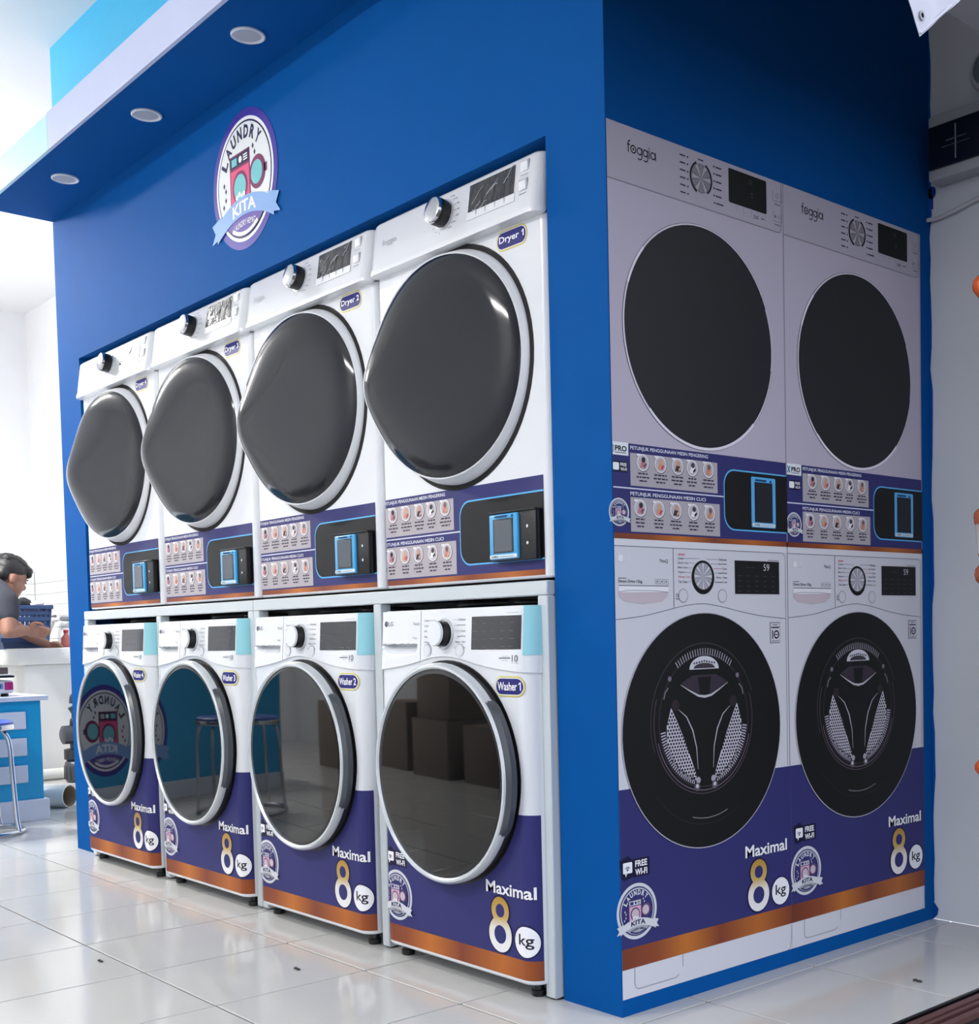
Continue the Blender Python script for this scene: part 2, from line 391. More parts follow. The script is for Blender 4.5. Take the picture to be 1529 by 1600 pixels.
# white walls, ceiling
wb = struct(box('wall_back', (XL, .62, YB, YB + .12, 0, ZC), WALLW))
wl = struct(box('wall_left', (XL - .12, XL, YO, YB + .12, 0, ZC), WALLW))
struct(box('wall_opposite', (XL, .62, YO - .12, YO, 0, ZC), WALLW))
struct(box('ceiling', (XL, .62, YO, YB + .12, ZC, ZC + .1), CEIL))
# shop front: header above the folding door
struct(boxes('wall_facade', [(.45, .60, YO, YB, 2.42, ZC), (.45, .60, YO, -2.75, 0, 2.42)], mat('facade_plaster', (150, 152, 156), .8, noise=.08)))
ln = struct(box('trim_2', (.45, .60, -2.75, YB, 2.18, 2.42), mat('brown_wood', (82, 44, 32), .5, noise=.25, nscale=14))); tag(ln, 'brown wooden door header at the shop front')
box('header_strip', (.448, .52, -2.75, YB, 2.145, 2.18), mat('grey_trim', (170, 172, 178), .5), ln)
tr = struct(box('door_1', (.44, .56, -2.75, YB, -.05, -.012), mat('track_black', (34, 32, 32), .6))); tag(tr, 'dark floor track of the folding shop door')
BR = mat('track_maroon', (92, 60, 58), .45, noise=.2, nscale=20)
for x0, x1, z in ((.4405, .449, .002), (.462, .480, .003), (.486, .497, .001), (.512, .53, .002)):
    box('rail', (x0, x1, -2.75, YB, -.012, z), BR if x0 > .45 else DARK, tr, .001, 1)
FD = mat('folding_door_wood', (70, 42, 32), .5, noise=.25, nscale=14)
fd = struct(box('door_2', (.50, .80, 1.18, 1.235, 0, 2.14), FD)); tag(fd, 'brown folded shop door leaves stacked against the wall')
for k in range(3): box('door_leaf', (.50, .80, 1.02 + k * .05, 1.06 + k * .05, .004, 2.14), FD, fd, .003, 1)
# paint spots from the blue wall on the white wall
SP = Print()
SP.circ(.010, 2.03, .013, (16, 60, 140), 0, 18, .017); SP.poly([(.009, 1.985), (.014, 1.985), (.014, 2.02), (.009, 2.02)], (16, 60, 140), 0)
SP.poly([(0, .0), (.012, .012), (.016, .03), (.004, .045), (0, .05)], (16, 70, 150), 0)
rr = random.Random(4); e = [(.0005, .05)] + [(.004 + rr.uniform(-.003, .006), .05 + i * .06) for i in range(40)] + [(.0005, 2.5)]
for a, b in zip(e[:-1], e[1:]): SP.poly([(0, a[1]), (a[0], a[1]), (b[0], b[1]), (0, b[1])], (16, 80, 165), 0)
SP.build('paint_mark', lambda u, v, L: (u, YB - .0015, v), wb)
# wall tiles in the washing corner
TW = mat('white_wall_tile', (222, 224, 226), .2); 
bk = box('tile_backing', (-7.25, -5.0, YB - .006, YB, .5, 1.335), mat('tile_grout', (178, 180, 182), .9), wb)
bl = box('tile_backing', (XL, XL + .006, -.2, YB, .5, 1.335), mat('tile_grout', (178, 180, 182), .9), wl)
tm = bpy.data.meshes.new('tile'); bm = bmesh.new(); bmbox(bm, 0, .0985, -.006, 0, 0, .076, .002, 1); bmesh.ops.recalc_face_normals(bm, faces=bm.faces); bm.to_mesh(tm); bm.free(); tm.materials.append(TW)
for i in range(14):
    for r in range(7):
        o = link(bpy.data.objects.new('tile', tm), wb); o.location = (-7.24 + i * .1005, YB - .0055, 1.335 - .0785 * (r + 1))
for i in range(8):
    for r in range(7):
        o = link(bpy.data.objects.new('tile', tm), wl); o.location = (XL + .0055, YB - .012 - (i + 1) * .1005, 1.335 - .0785 * (r + 1)); o.rotation_euler = (0, 0, PI / 2)

# ================================================================== lamps
for i, (lx, ly, w) in enumerate(LAMPS):
    t = thing('ceiling_lamp', ('white tube lamp on the ceiling over the reception counter', 'white tube lamp on the ceiling in front of the washers')[i], 'lamp', (lx, ly, ZC), group='ceiling tube lamps')
    box('housing', (-.6, .6, -.03, .03, -.30, -.27), PLAST, t, .006)
    for sx in (-.45, .45): tube('hanger', [(sx, 0, -.28), (sx, 0, 0)], .003, CHROME, t, 6)
    tube('tube', [(-.56, 0, -.325), (.56, 0, -.325)], .02, mat('lamp_tube_%d' % i, (255, 250, 244), .4, emit=w * 1.15), t, 12)
    ld = bpy.data.lights.new('tube_light', 'AREA'); ld.shape = 'RECTANGLE'; ld.size = 1.1; ld.size_y = .06; ld.energy = w * .35; ld.color = (1, .985, .96)
    lo = link(bpy.data.objects.new('tube_light', ld), t); lo.location = (0, 0, -.36)


# ================================================================== MACHINES
def wrapper(W, r, yf, lean=lambda z: 0.0):
    """surface map of a cabinet front with rounded vertical edges: (u, z, offset) -> point"""
    F = W - r
    def fn(u, z, off=0.0):
        a = abs(u); sg = 1 if u >= 0 else -1; y = yf + lean(z)
        if a <= F: return (u, y - off, z)
        t = (a - F) / r
        if t <= PI / 2: return (sg * (F + (r + off) * math.sin(t)), y + r - (r + off) * math.cos(t), z)
        return (sg * (W + off), y + r + (t - PI / 2) * r, z)
    return fn
def layered(fn, base=.0006, step=.00035): return lambda u, z, L: fn(u, z, base + step * L)
def cabinet(name, fn, W, r, z0, z1, yb, m, parent, zs=None, inset=0.0):
    F = W - r; us = [-(F + r * PI / 2 * k / 6) for k in range(6, -1, -1)] + [F + r * PI / 2 * k / 6 for k in range(7)]
    zs = zs or [z0, z0 + .004, z1 - .004, z1]; vs = []; fs = []; n = len(us) + 2
    for i, z in enumerate(zs):
        e = -.004 if i in (0, len(zs) - 1) else 0
        ring = [fn(u, z, e - inset) for u in us]
        ring = [(-W + inset - e * 0, yb, z)] + ring + [(W - inset, yb, z)]; vs += ring
    for i in range(len(zs) - 1):
        for k in range(n):
            a, b = i * n + k, i * n + (k + 1) % n; fs.append((a, b, b + n, a + n))
    fs.append(tuple(range(n))[::-1]); fs.append(tuple(range((len(zs) - 1) * n, len(zs) * n)))
    o = mesh(name, vs, fs, m, parent, smooth=True); o.data.set_sharp_from_angle(angle=math.radians(35)); return o
def plate(name, fn, us, zlo, zhi, thick, m, parent, depth=None, rows=1, back=.03):
    """moulded front plate following the cabinet curve; depth(u,z) presses hollows in"""
    vs = []; fs = []; nr = rows + 3
    for u in us:
        lo, hi = zlo(u), zhi(u)
        col = [fn(u, lo, -back), fn(u, lo, thick)]
        for k in range(1, rows): z = lo + (hi - lo) * k / rows; col.append(fn(u, z, thick - (depth(u, z) if depth else 0)))
        col += [fn(u, hi, thick), fn(u, hi, -back)]; vs += col
    nr = len(vs) // len(us)
    for i in range(len(us) - 1):
        for k in range(nr - 1): a = i * nr + k; fs.append((a, a + nr, a + nr + 1, a + 1))
    fs.append(tuple(range(nr))); fs.append(tuple(range((len(us) - 1) * nr, len(us) * nr))[::-1])
    o = mesh(name, vs, fs, m, parent, smooth=True); o.data.set_sharp_from_angle(angle=math.radians(38)); return o
def lerp(a, b, n): return [a + (b - a) * i / n for i in range(n + 1)]
def interp(tab, x):
    if x <= tab[0][0]: return tab[0][1]
    for (a, b), (c, d) in zip(tab, tab[1:]):
        if x <= c:
            t = (x - a) / (c - a); return b + (d - b) * t
    return tab[-1][1]
def smooth_tab(tab, n=60):
    pts = bez([(a, b, 0) for a, b in tab], 8); return [(p.x, p.y) for p in pts]

FILM = mat('film_covered_screen', (26, 28, 32), .12, spec=.7)
nt = FILM.node_tree; tc = nt.nodes.new('ShaderNodeTexCoord'); mp = nt.nodes.new('ShaderNodeMapping'); wv = nt.nodes.new('ShaderNodeTexNoise'); bpn = nt.nodes.new('ShaderNodeBump')
mp.inputs['Rotation'].default_value = (0, .6, 0); mp.inputs['Scale'].default_value = (60, 1, 14); wv.inputs['Scale'].default_value = 1.0; wv.inputs['Distortion'].default_value = 1.6; bpn.inputs['Strength'].default_value = 1; bpn.inputs['Distance'].default_value = .004
nt.links.new(tc.outputs['Object'], mp.inputs[0]); nt.links.new(mp.outputs[0], wv.inputs['Vector']); nt.links.new(wv.outputs['Fac'], bpn.inputs['Height']); nt.links.new(bpn.outputs['Normal'], nt.nodes['Principled BSDF'].inputs['Normal'])

def badge(P, uc, zc, w, h, text):
    P.rrect(uc - w / 2, uc + w / 2, zc - h / 2, zc + h / 2, h / 2 - .001, (214, 198, 60), 0, 8)
    P.rrect(uc - w / 2 + .0025, uc + w / 2 - .0025, zc - h / 2 + .0025, zc + h / 2 - .0025, h / 2 - .0035, (226, 226, 230), 1, 8)
    P.rrect(uc - w / 2 + .005, uc + w / 2 - .005, zc - h / 2 + .005, zc + h / 2 - .005, h / 2 - .006, (40, 40, 112), 2, 8)
    P.text(text, uc - w * .40, uc + w * .40, zc - h * .20, zc + h * .22, WHT, 3, .02)
    if text.endswith('1'): P.stroke([(uc + w * .385, zc + h * .21), (uc + w * .33, zc + h * .10)], .0022, WHT, 3.4)

# ---- dryer ---------------------------------------------------------
DW, DH = .341, .948
dfn = wrapper(DW, .022, 0.0)
def dpan(u, z, off=0.0):                       # sloping control fascia
    a = abs(u); sg = 1 if u >= 0 else -1; W, r = .341, .03; F = W - r
    y = -.026 + (z - .83) * .15
    if a <= F: return (u, y - off, z)
    t = min((a - F) / r, PI / 2)
    return (sg * (F + (r + off) * math.sin(t)), y + r - (r + off) * math.cos(t), z)
def make_dryer(n):
    t = thing('dryer', '', 'dryer', (-.54 - .69 * (n - 1), 0.003, .961), group='stacked tumble dryers')
    cabinet('body', dfn, DW, .022, 0, .812, .62, ENAM, t)
    # control fascia: front skin + lip underneath
    us = [-(.311 + .03 * PI / 2 * k / 6) for k in range(6, -1, -1)] + lerp(-.30, .30, 12) + [.311 + .03 * PI / 2 * k / 6 for k in range(7)]
    prof = [(.806, -.030), (.808, .0), (.818, .002), (.826, -.001), (.936, 0), (.944, -.006), (.948, -.018), (.948, -.12), (.806, -.12)]
    vs = []; fs = []; m_ = len(prof)
    for u in us:
        for z, off in prof:
            p = dpan(u, z, max(off, -.02) if off > -.05 else -.02); p = list(p)
            if off <= -.05: p[1] = .12
            vs.append(p)
    for i in range(len(us) - 1):
        for k in range(m_): a = i * m_ + k; b = i * m_ + (k + 1) % m_; fs.append((a, a + m_, b + m_, b))
    fs.append(tuple(range(m_))); fs.append(tuple(range((len(us) - 1) * m_, len(us) * m_))[::-1])
    cp = mesh('control_panel', vs, fs, ENAM, t, smooth=True); cp.data.set_sharp_from_angle(angle=math.radians(40))
    box('rear_cover', (-.33, .33, .1, .62, .80, .94), ENAM, t, .006)
    # knob on a tilted axis
    kb = bpy.data.objects.new('knob_axis', None)
    kx, kz = -.012, .888; ky = dpan(kx, kz)[1]
    tilt = math.atan(.15)
    kn = lathe('knob', [(.036, .002), (.036, -.004), (.033, -.0045), (.033, -.030), (.030, -.037), (.026, -.0385), (.0, -.0385)], [DARK], cp, 40, 'y'); kn.data.materials.append(CHROME)
    for p in kn.data.polygons:
        if p.center.y < -.0375 or (p.center.y > -.0046): p.material_index = 1
        elif p.center.y < -.031: p.material_index = 1
    kn.location = (kx, ky, kz); kn.rotation_euler = (-tilt, 0, 0)
    # screen under wrinkled film
    sc = plate('screen', dpan, lerp(.088, .256, 6), lambda u: .866, lambda u: .930, .0012, FILM, cp, back=.002)
    fl_ = plate('key_strip', dpan, lerp(.085, .262, 6), lambda u: .846, lambda u: .8645, .0012, PLAST, cp, back=.002)
    for k in range(1, 5): box('key_line', (.085 + .035 * k, .0865 + .035 * k, dpan(0, .855)[1] - .0018, dpan(0, .855)[1], .848, .863), mat('key_grey', (150, 154, 160), .5), fl_)
    rf = random.Random(11); cv_, cf_ = [], []
    for k in range(9):
        u, z = rf.uniform(.09, .22), rf.uniform(.852, .905); du = rf.uniform(.02, .05); dz2 = du * rf.uniform(.4, 1.3)
        pts = bez([(u + du * q, dpan(0, z + dz2 * q)[1] - .0016, min(z + dz2 * q + rf.uniform(-.004, .004), .931)) for q in (0, .35, .7, 1)], 4)
        v_, f_ = tube_geo(pts, [.0003] + [.0009] * (len(pts) - 2) + [.0003], 5); b_ = len(cv_); cv_ += v_; cf_ += [tuple(b_ + i for i in f) for f in f_]
    mesh('film_crease', cv_, cf_, mat('film_glint', (168, 174, 182), .12, spec=.8), sc, smooth=True)['kind'] = 'stuff'  # crease ridges in opaque pale grey; the film's glints are put into the colour
    for zc in (.917, .874):
        y = dpan(0, zc)[1]; b = box('button', (.277, .303, y - .004, y + .003, zc - .0115, zc + .0115), PLAST, cp, .003, 3); b.rotation_euler = (0, 0, 0)
        box('button_rim', (.2745, .3055, y - .0012, y + .003, zc - .014, zc + .014), mat('key_rim', (168, 172, 180), .3, metal=.4), b, .001, 1)
    P = Print()
    rd = random.Random(5)
    for k in range(7):
        a = math.radians(60 - 20 * k); P.circ(kx + .047 * math.cos(a), kz + .044 * math.sin(a), .0014, (90, 94, 100), 0, 8)
        P.rect(kx + .052 * math.cos(a) + .001, kx + .052 * math.cos(a) + .012, kz + .044 * math.sin(a) - .001, kz + .044 * math.sin(a) + .001, (130, 134, 140), 0)
    for k in range(3): a = math.radians(215 + 20 * k); P.circ(kx + .047 * math.cos(a), kz + .044 * math.sin(a), .0014, (90, 94, 100), 0, 8)
    P.text('foggia', -.28, -.215, .872, .892, (176, 180, 188), 0)
    for zc in (.899, .856): P.rect(.277, .303, zc - .001, zc + .0005, (150, 154, 160), 0)
    P.build('panel_print', layered(dpan), cp)['kind'] = 'stuff'
    # door: dark gap ring, flared white rim, smoked bulging front
    dz = .519; R = .279
    lathe('door_gap', [(.292, .004), (.292, -.0015), (.25, -.0015), (.25, .004)], CAV, t, 64, 'y', (0, 0, dz))
    def depth(x, z):
        q = max(0.0, min(1.0, (-x / R + .5) / 1.5)); q = q * q * (1.6 - .6 * q)
        return .041 - .027 * x / R + .031 * q * math.exp(-((z + .018) / (.100 + .10 * (1 + x / R))) ** 2)
    NA = 96; vs = []; fs = []; rr_ = [(R, None), (R, .012), (R - .004, .026), (R - .012, 1.0), (R - .016, 1.06)]
    for k, (r, f) in enumerate(rr_):
        for a in range(NA):
            th = 2 * PI * a / NA; x, z = r * math.cos(th), r * math.sin(th); d = depth(x, z)
            h = .0 if f is None else (f if f < .1 else d * f if f == 1.0 else d - .001)
            if f and f < .1: h = min(f, f * d / .05)
            vs.append((x, -h, dz + z))
    for i in range(len(rr_) - 1):
        for a in range(NA): p, q = i * NA + a, i * NA + (a + 1) % NA; fs.append((p, q, q + NA, p + NA))
    dr = mesh('door', vs, fs, PLAST, t, smooth=True); dr.data.set_sharp_from_angle(angle=math.radians(45))
    vs = []; fs = []; rl = [R - .0155, R - .02, R - .03, R - .045, R - .065] + [(R - .065) * q / 8 for q in range(7, 0, -1)]
    for r in rl:
        e = (R - .0155 - r); bul = .014 * (1 - math.exp(-e / .022)) + .010 * (1 - (r / R) ** 2)
        for a in range(NA):
            th = 2 * PI * a / NA; x, z = r * math.cos(th), r * math.sin(th); vs.append((x, -(depth(x, z) + bul - .001), dz + z))
    vs.append((0, -(depth(0, 0) + .024 - .001), dz)); c = len(vs) - 1
    for i in range(len(rl) - 1):
        for a in range(NA): p, q = i * NA + a, i * NA + (a + 1) % NA; fs.append((p, q, q + NA, p + NA))
    for a in range(NA): fs.append(((len(rl) - 1) * NA + a, (len(rl) - 1) * NA + (a + 1) % NA, c))
    mesh('door_window', vs, fs, SMOKE, dr, smooth=True)
    # instruction sticker with payment terminal
    P = Print(); U = lambda u: 1.089 * u - .391; V = lambda z: .013 + (z - 1.04) * 1.105
    instr_banner(P, U, V, 1.09, COPPER('copper_dryer', 'X', -.35, .35), u_end=.648)
    P.build('instruction_sticker', layered(dfn), t, [sg * (.319 + .0058 * k) for k in range(7) for sg in (-1, 1)])
    pt = box('payment_box', (.143, .307, -.020, .0, .043, .156), DARK, t, .003)
    box('box_lip', (.141, .309, -.024, -.002, .154, .158), DARK, pt, .001, 1)
    tm_ = box('payment_terminal', (.146, .250, -.027, -.015, .047, .152), mat('terminal_cyan', (60, 158, 214), .3), pt, .004, 3)
    box('terminal_screen', (.165, .232, -.0285, -.02, .064, .138), mat('terminal_glass', (70, 78, 88), .08), tm_, .001, 1)
    box('terminal_bezel', (.161, .236, -.0278, -.02, .061, .141), DARK, tm_, .001, 1)
    box('terminal_base', (.148, .248, -.0282, -.02, .049, .058), mat('terminal_white', (206, 222, 232), .3), tm_, .001, 1)
    P = Print(); P.text('X PRO', .155, .18, .051, .056, (20, 40, 60), 0, .02); P.rect(.185, .238, .0525, .0535, (60, 90, 110), 0); P.rect(.17, .215, .1435, .148, (16, 60, 110), 0); P.poly([(.228, .143), (.24, .143), (.234, .149)], (16, 60, 110), 0)
    P.build('terminal_print', lambda u, z, L: (u, -.0287 - .0003 * L, z), tm_)['kind'] = 'stuff'
    for zc in (.118, .080): lathe('screw', [(.004, -.019), (.004, -.0215), (.0, -.0222)], CHROME, pt, 12, 'y', (.279, 0, zc))
    P = Print(); badge(P, .222, .779, .112, .046, 'Dryer %d' % n); P.build('number_badge', layered(dfn), t)
    return t
DL = {1: 'white tumble dryer badged Dryer 1, nearest the blue corner', 2: 'white tumble dryer badged Dryer 2, above the second washer',
      3: 'white tumble dryer badged Dryer 3, above the third washer', 4: 'white tumble dryer badged Dryer 4, at the far left end'}
d0 = make_dryer(1); d0['label'] = DL[1]
for n in (2, 3, 4):
    c = copy_tree(d0); c.location.x = -.54 - .69 * (n - 1); c['label'] = DL[n]
    for ch in c.children:
        if ch.name.startswith('number_badge'):
            P = Print(); badge(P, .222, .779, .112, .046, 'Dryer %d' % n); q = P.build('tmp', layered(dfn)); ch.data = q.data; bpy.data.objects.remove(q)

# ---- washer --------------------------------------------------------
WW = .305
wfn = wrapper(WW, .038, -.060, lambda z: max(0, z - .75) * .06)
CURVE = smooth_tab([(-.345, .744), (-.29, .748), (-.21, .756), (-.15, .764), (-.105, .772), (-.06, .780), (-.005, .783), (.055, .777), (.125, .764), (.2, .754), (.29, .747), (.345, .744)])
seam = lambda u: interp(CURVE, u)
def make_washer(n):
    t = thing('washer', '', 'washer', (-.525 - .69 * (n - 1), 0, 0), group='front loading washers')
    zs = [.035, .039, .742, .744]
    cabinet('body', wfn, WW, .038, .035, .79, .52, ENAM, t, [.035, .040, .60, .786, .79])
    box('inner_shell', (-.295, .295, -.005, .52, .78, .888), ENAM, t)
    lid = cabinet('top_lid', wfn, WW, .038, .888, .899, .52, ENAM, t, inset=.004)
    top = lambda u: .897
    E = WW - .038 + .038 * PI / 2 + .04
    us = lerp(-.1065, .26, 40) + lerp(.267, E, 10)
    cp = plate('control_panel', wfn, us, lambda u: seam(u) + .001, top, .0035, ENAM, t, back=.012)
    # detergent drawer with pressed finger pull
    def pull(u, z):
        zc = .814 - .0; w = (u + .203) / .079
        if abs(w) >= 1: return 0
        lo = .786 + .010 * w * w * w * w + .012 * max(0, -w) ** 3; f = (z - lo) / (zc - lo)
        if f < 0 or f > 1: return 0
        return .026 * min(1, f * 1.15) * min(1, (1 - abs(w)) * 9)
    us = lerp(-E, -.268, 10) + lerp(-.262, -.1095, 60)
    plate('detergent_drawer', wfn, us, lambda u: seam(u) + .001, top, .0035, ENAM, t, depth=pull, rows=56, back=.012)
    # dial
    dx, dz_ = -.009, .838; y = wfn(dx, dz_)[1] - .0035
    d = lathe('dial', [(.038, .002), (.038, -.003), (.0365, -.005), (.034, -.005), (.034, -.002), (.0305, -.002), (.0305, -.026), (.028, -.031), (.0, -.0315)], [RINGM], cp, 44, 'y', (0, 0, 0))
    d.data.materials.append(DARK); d.data.materials.append(PLAST)
    for p in d.data.polygons:
        r = math.hypot(p.center.x, p.center.z)
        if -.0255 < p.center.y < -.0021 and r < .0315 and r > .029: p.material_index = 1
        elif p.center.y < -.0255: p.material_index = 2
    d.location = (dx, y, dz_); d.rotation_euler = (-.06, 0, 0)
    sc = plate('screen', wfn, lerp(.100, .279, 8), lambda u: .800, lambda u: .877, .0045, mat('washer_screen', (30, 34, 40), .08), cp, back=0)
    for ux in (-.078, .055):
        lathe('button_rim', [(.0175, .001), (.0175, -.0006), (.0150, -.0006), (.0150, .001)], mat('key_rim', (168, 172, 180), .3, metal=.4), cp, 28, 'y', (ux, wfn(ux, .797)[1] - .0035, .797))
        b = lathe('button', [(.0155, .001), (.0155, -.0015), (.0140, -.0015), (.0135, -.0005), (.0125, -.002), (.0, -.0026)], PLAST, cp, 28, 'y', (ux, wfn(ux, .797)[1] - .0035, .797))
    P = Print(); G = (96, 100, 108)
    for i, s_ in enumerate(('Cotton', 'Quick Care', 'Baby Care', 'Hygiene', 'Allergy Care', 'Tub Clean')):
        w = .0034 * len(s_); z = .872 - i * .0135; P.text(s_, -.092, -.092 + w, z - .0028, z + .0028, G, 0)
        if i < 3: P.rect(-.092 + w + .002, -.045, z - .0004, z + .0004, (150, 154, 160), 0)
    for i, s_ in enumerate(('Delicates', 'Sportswear', 'Duvet', 'Speed Wash', 'Rinse + Spin', 'Download Cycle')):
        w = .0032 * len(s_); z = .872 - i * .0135; P.text(s_, .076 - w, .076, z - .0028, z + .0028, G, 0)
        if i < 3: P.rect(.026, .074 - w, z - .0004, z + .0004, (150, 154, 160), 0)
    P.circ(-.262, .866, .0075, (96, 100, 112), 0, 20); P.text('LG', -.252, -.231, .8605, .8715, (96, 100, 112), 0, .01); P.text('ThinQ', -.142, -.114, .860, .868, G, 0); P.text('15kg', -.142, -.124, .826, .832, G, 0)
    P.text('10', .252, .272, .772, .787, (60, 64, 72), 0); P.rect(.205, .246, .779, .7815, G, 0); P.rect(.215, .24, .784, .7848, (150, 154, 160), 0); P.rect(.218, .238, .774, .775, (150, 154, 160), 0); P.rect(.25, .274, .769, .7697, G, 0)
    P.rect(.23, .272, .883, .8836, G, 0)
    P.poly([(-.081, .797), (-.077, .802), (-.073, .797), (-.077, .793)], (170, 174, 180), 4); P.poly([(.05, .793), (.05, .801), (.056, .797)], G, 4); P.rect(.058, .0592, .793, .801, G, 4); P.rect(.061, .0622, .793, .801, G, 4)
    for r in range(4):
        for q in range(5): P.rect(.106 + q * .034, .106 + q * .034 + .02 * (.5 + .5 * ((r * 7 + q * 3) % 5) / 4), .806 + r * .018, .8072 + r * .018, (96, 102, 110), 3.2)
    P.build('panel_print', layered(wfn, .0041), cp, [-.267, -.275, -.283, .267, .275])['kind'] = 'stuff'
    # blue protective tape over the right corner
    us = lerp(.284, E - .01, 10)
    plate('protective_tape', wfn, us, lambda u: .787, lambda u: .8985, .0050, mat('blue_tape', (146, 208, 220), .35), t, back=0)
    # door
    dz_ = .503; R = .266
    lathe('door_seal_gap', [(R + .006, .012), (R + .006, -.0015), (R - .03, -.0015), (R - .03, .012)], DARK, t, 64, 'y', (0, -.060, dz_))
    dr = lathe('door', [(R - .004, .0), (R - .002, -.004), (R - .002, -.030), (R - .006, -.036), (R - .03, -.036)], mat('door_grey', (44, 47, 52), .35), t, 72, 'y', (0, -.0605, dz_))
    lathe('door_ring', [(R + .0005, -.019), (R + .0005, -.034), (R - .005, -.041), (R - .010, -.0415), (R - .014, -.037), (R - .014, -.03)], RINGM, dr, 72, 'y', (0, -.0605, dz_), cap=False)
    pr = [(R - .013, -.034)] + [((R - .013) * q, -.0365 - .003 * (1 - q * q)) for q in (.985, .95, .9, .8, .7, .6, .5, .4, .3, .2, .1, 0)]
    lathe('door_glass', pr, GLASS, dr, 72, 'y', (0, -.0605, dz_), smooth=60, cap=False)
    # handle: widened dark segment on the right of the rim
    vs = []; fs = []; prof = [(R - .004, -.012), (R + .008, -.012), (R + .009, -.028), (R + .002, -.037), (R - .004, -.037)]
    A = [math.radians(q) for q in range(-38, 39, 4)]
    for a in A:
        e = min(1, (math.radians(38.5) - abs(a)) / math.radians(8))
        for r, h in prof: rr2 = (R - .004) + (r - R + .004) * e; vs.append((rr2 * math.cos(a + .12), -.0605 + h, dz_ + rr2 * math.sin(a + .12)))
    m_ = len(prof)
    for i in range(len(A) - 1):
        for k in range(m_): fs.append((i * m_ + k, i * m_ + (k + 1) % m_, (i + 1) * m_ + (k + 1) % m_, (i + 1) * m_ + k))
    fs += [tuple(range(m_)), tuple(range((len(A) - 1) * m_, len(A) * m_))]
    h = mesh('handle', vs, fs, mat('door_handle', (74, 78, 84), .3), dr, smooth=True); h.data.set_sharp_from_angle(angle=math.radians(40))
    # lower sticker
    P = Print(); U = lambda u: 1.07 * (u - .3) + (.030 if u < .2 else .012); V = lambda z: z - .0575
    low_banner(P, U, V, COPPER('copper_washer', 'X', -.34, .34), ramp_mat('gold_washer', 'Z', .10, .225, [(0, (232, 230, 232)), (.4, (226, 222, 214)), (.62, (198, 166, 96)), (1, (176, 134, 56))]), -.335, .318, .424, 1.06)
    P.build('banner_sticker', layered(wfn), t, [sg * (.267 + .0075 * k) for k in range(9) for sg in (-1, 1)])
    P = Print(); badge(P, .238, .7155, .102, .046, 'Washer %d' % n); P.build('number_badge', layered(wfn), t, [.267 + .0075 * k for k in range(5)])
    for sx in (-.265, .265):
        for sy in (-.015, .44): lathe('foot', [(.016, 0), (.018, .004), (.018, .014), (.013, .016), (.013, .037)], DARK, t, 16, 'z', (sx, sy, 0))
    return t
WL = {1: 'white front loading washer badged Washer 1, nearest the blue corner', 2: 'white front loading washer badged Washer 2, beneath the second dryer',
      3: 'white front loading washer badged Washer 3, beneath the third dryer', 4: 'white front loading washer badged Washer 4, at the far left end'}
w0 = make_washer(1); w0['label'] = WL[1]
for n in (2, 3, 4):
    c = copy_tree(w0); c.location.x = -.525 - .69 * (n - 1); c['label'] = WL[n]
    for ch in c.children:
        if ch.name.startswith('number_badge'):
            P = Print(); badge(P, .238, .7155, .102, .046, 'Washer %d' % n); q = P.build('tmp', layered(wfn), None, [.267 + .0075 * k for k in range(5)]); ch.data = q.data; bpy.data.objects.remove(q)

# ---- steel stacking frames under the dryers --------------------------
for i in range(2):
    xr = -.1955 - 1.38 * i; t = thing('stacking_frame', ('pale grey steel frame carrying the two dryers next to the blue corner', 'pale grey steel frame carrying the two dryers at the far left')[i], 'frame', (xr, 0, 0), group='steel frames between washers and dryers')
    for a, b in ((-.034, 0), (-.709, -.675), (-1.378, -1.344)):
        box('post', (a, b, -.020, .014, .004, .920), FRAME, t, .0025, 1); box('post', (a, b, .50, .53, .004, .920), FRAME, t, .0025, 1)
        lathe('foot', [(.016, 0), (.016, .005)], DARK, t, 12, 'z', ((a + b) / 2, 0, 0))
    box('top_rail', (-1.378, 0, -.020, .53, .9205, .9535), FRAME, t, .0025, 1) if False else None
    box('top_rail', (-1.378, 0, -.020, .014, .9205, .9535), FRAME, t, .0025, 1); box('top_rail', (-1.378, 0, .50, .53, .9205, .9535), FRAME, t, .0025, 1)
    box('shelf', (-1.378, 0, .014, .50, .938, .9535), FRAME, t)
    # hoses lying on top of the washers
    for q in (-.30, -.98): tube('hose', bez([(q - .22, .12, .906), (q - .1, .05, .91), (q, .10, .912), (q + .12, .06, .91), (q + .22, .14, .908)], 6), .008, DARK, t, 8)

# ================================================================== PRINTS ON THE WALLS
P = Print(); logo(P, -1.575, 2.222, .205, 'wall', 0)
lg = P.build('wall_logo', lambda u, v, L: (u, -.0012 - .00035 * L, v)); tag(lg, 'round laundry logo sticker on the blue wall above the dryers', 'sticker')

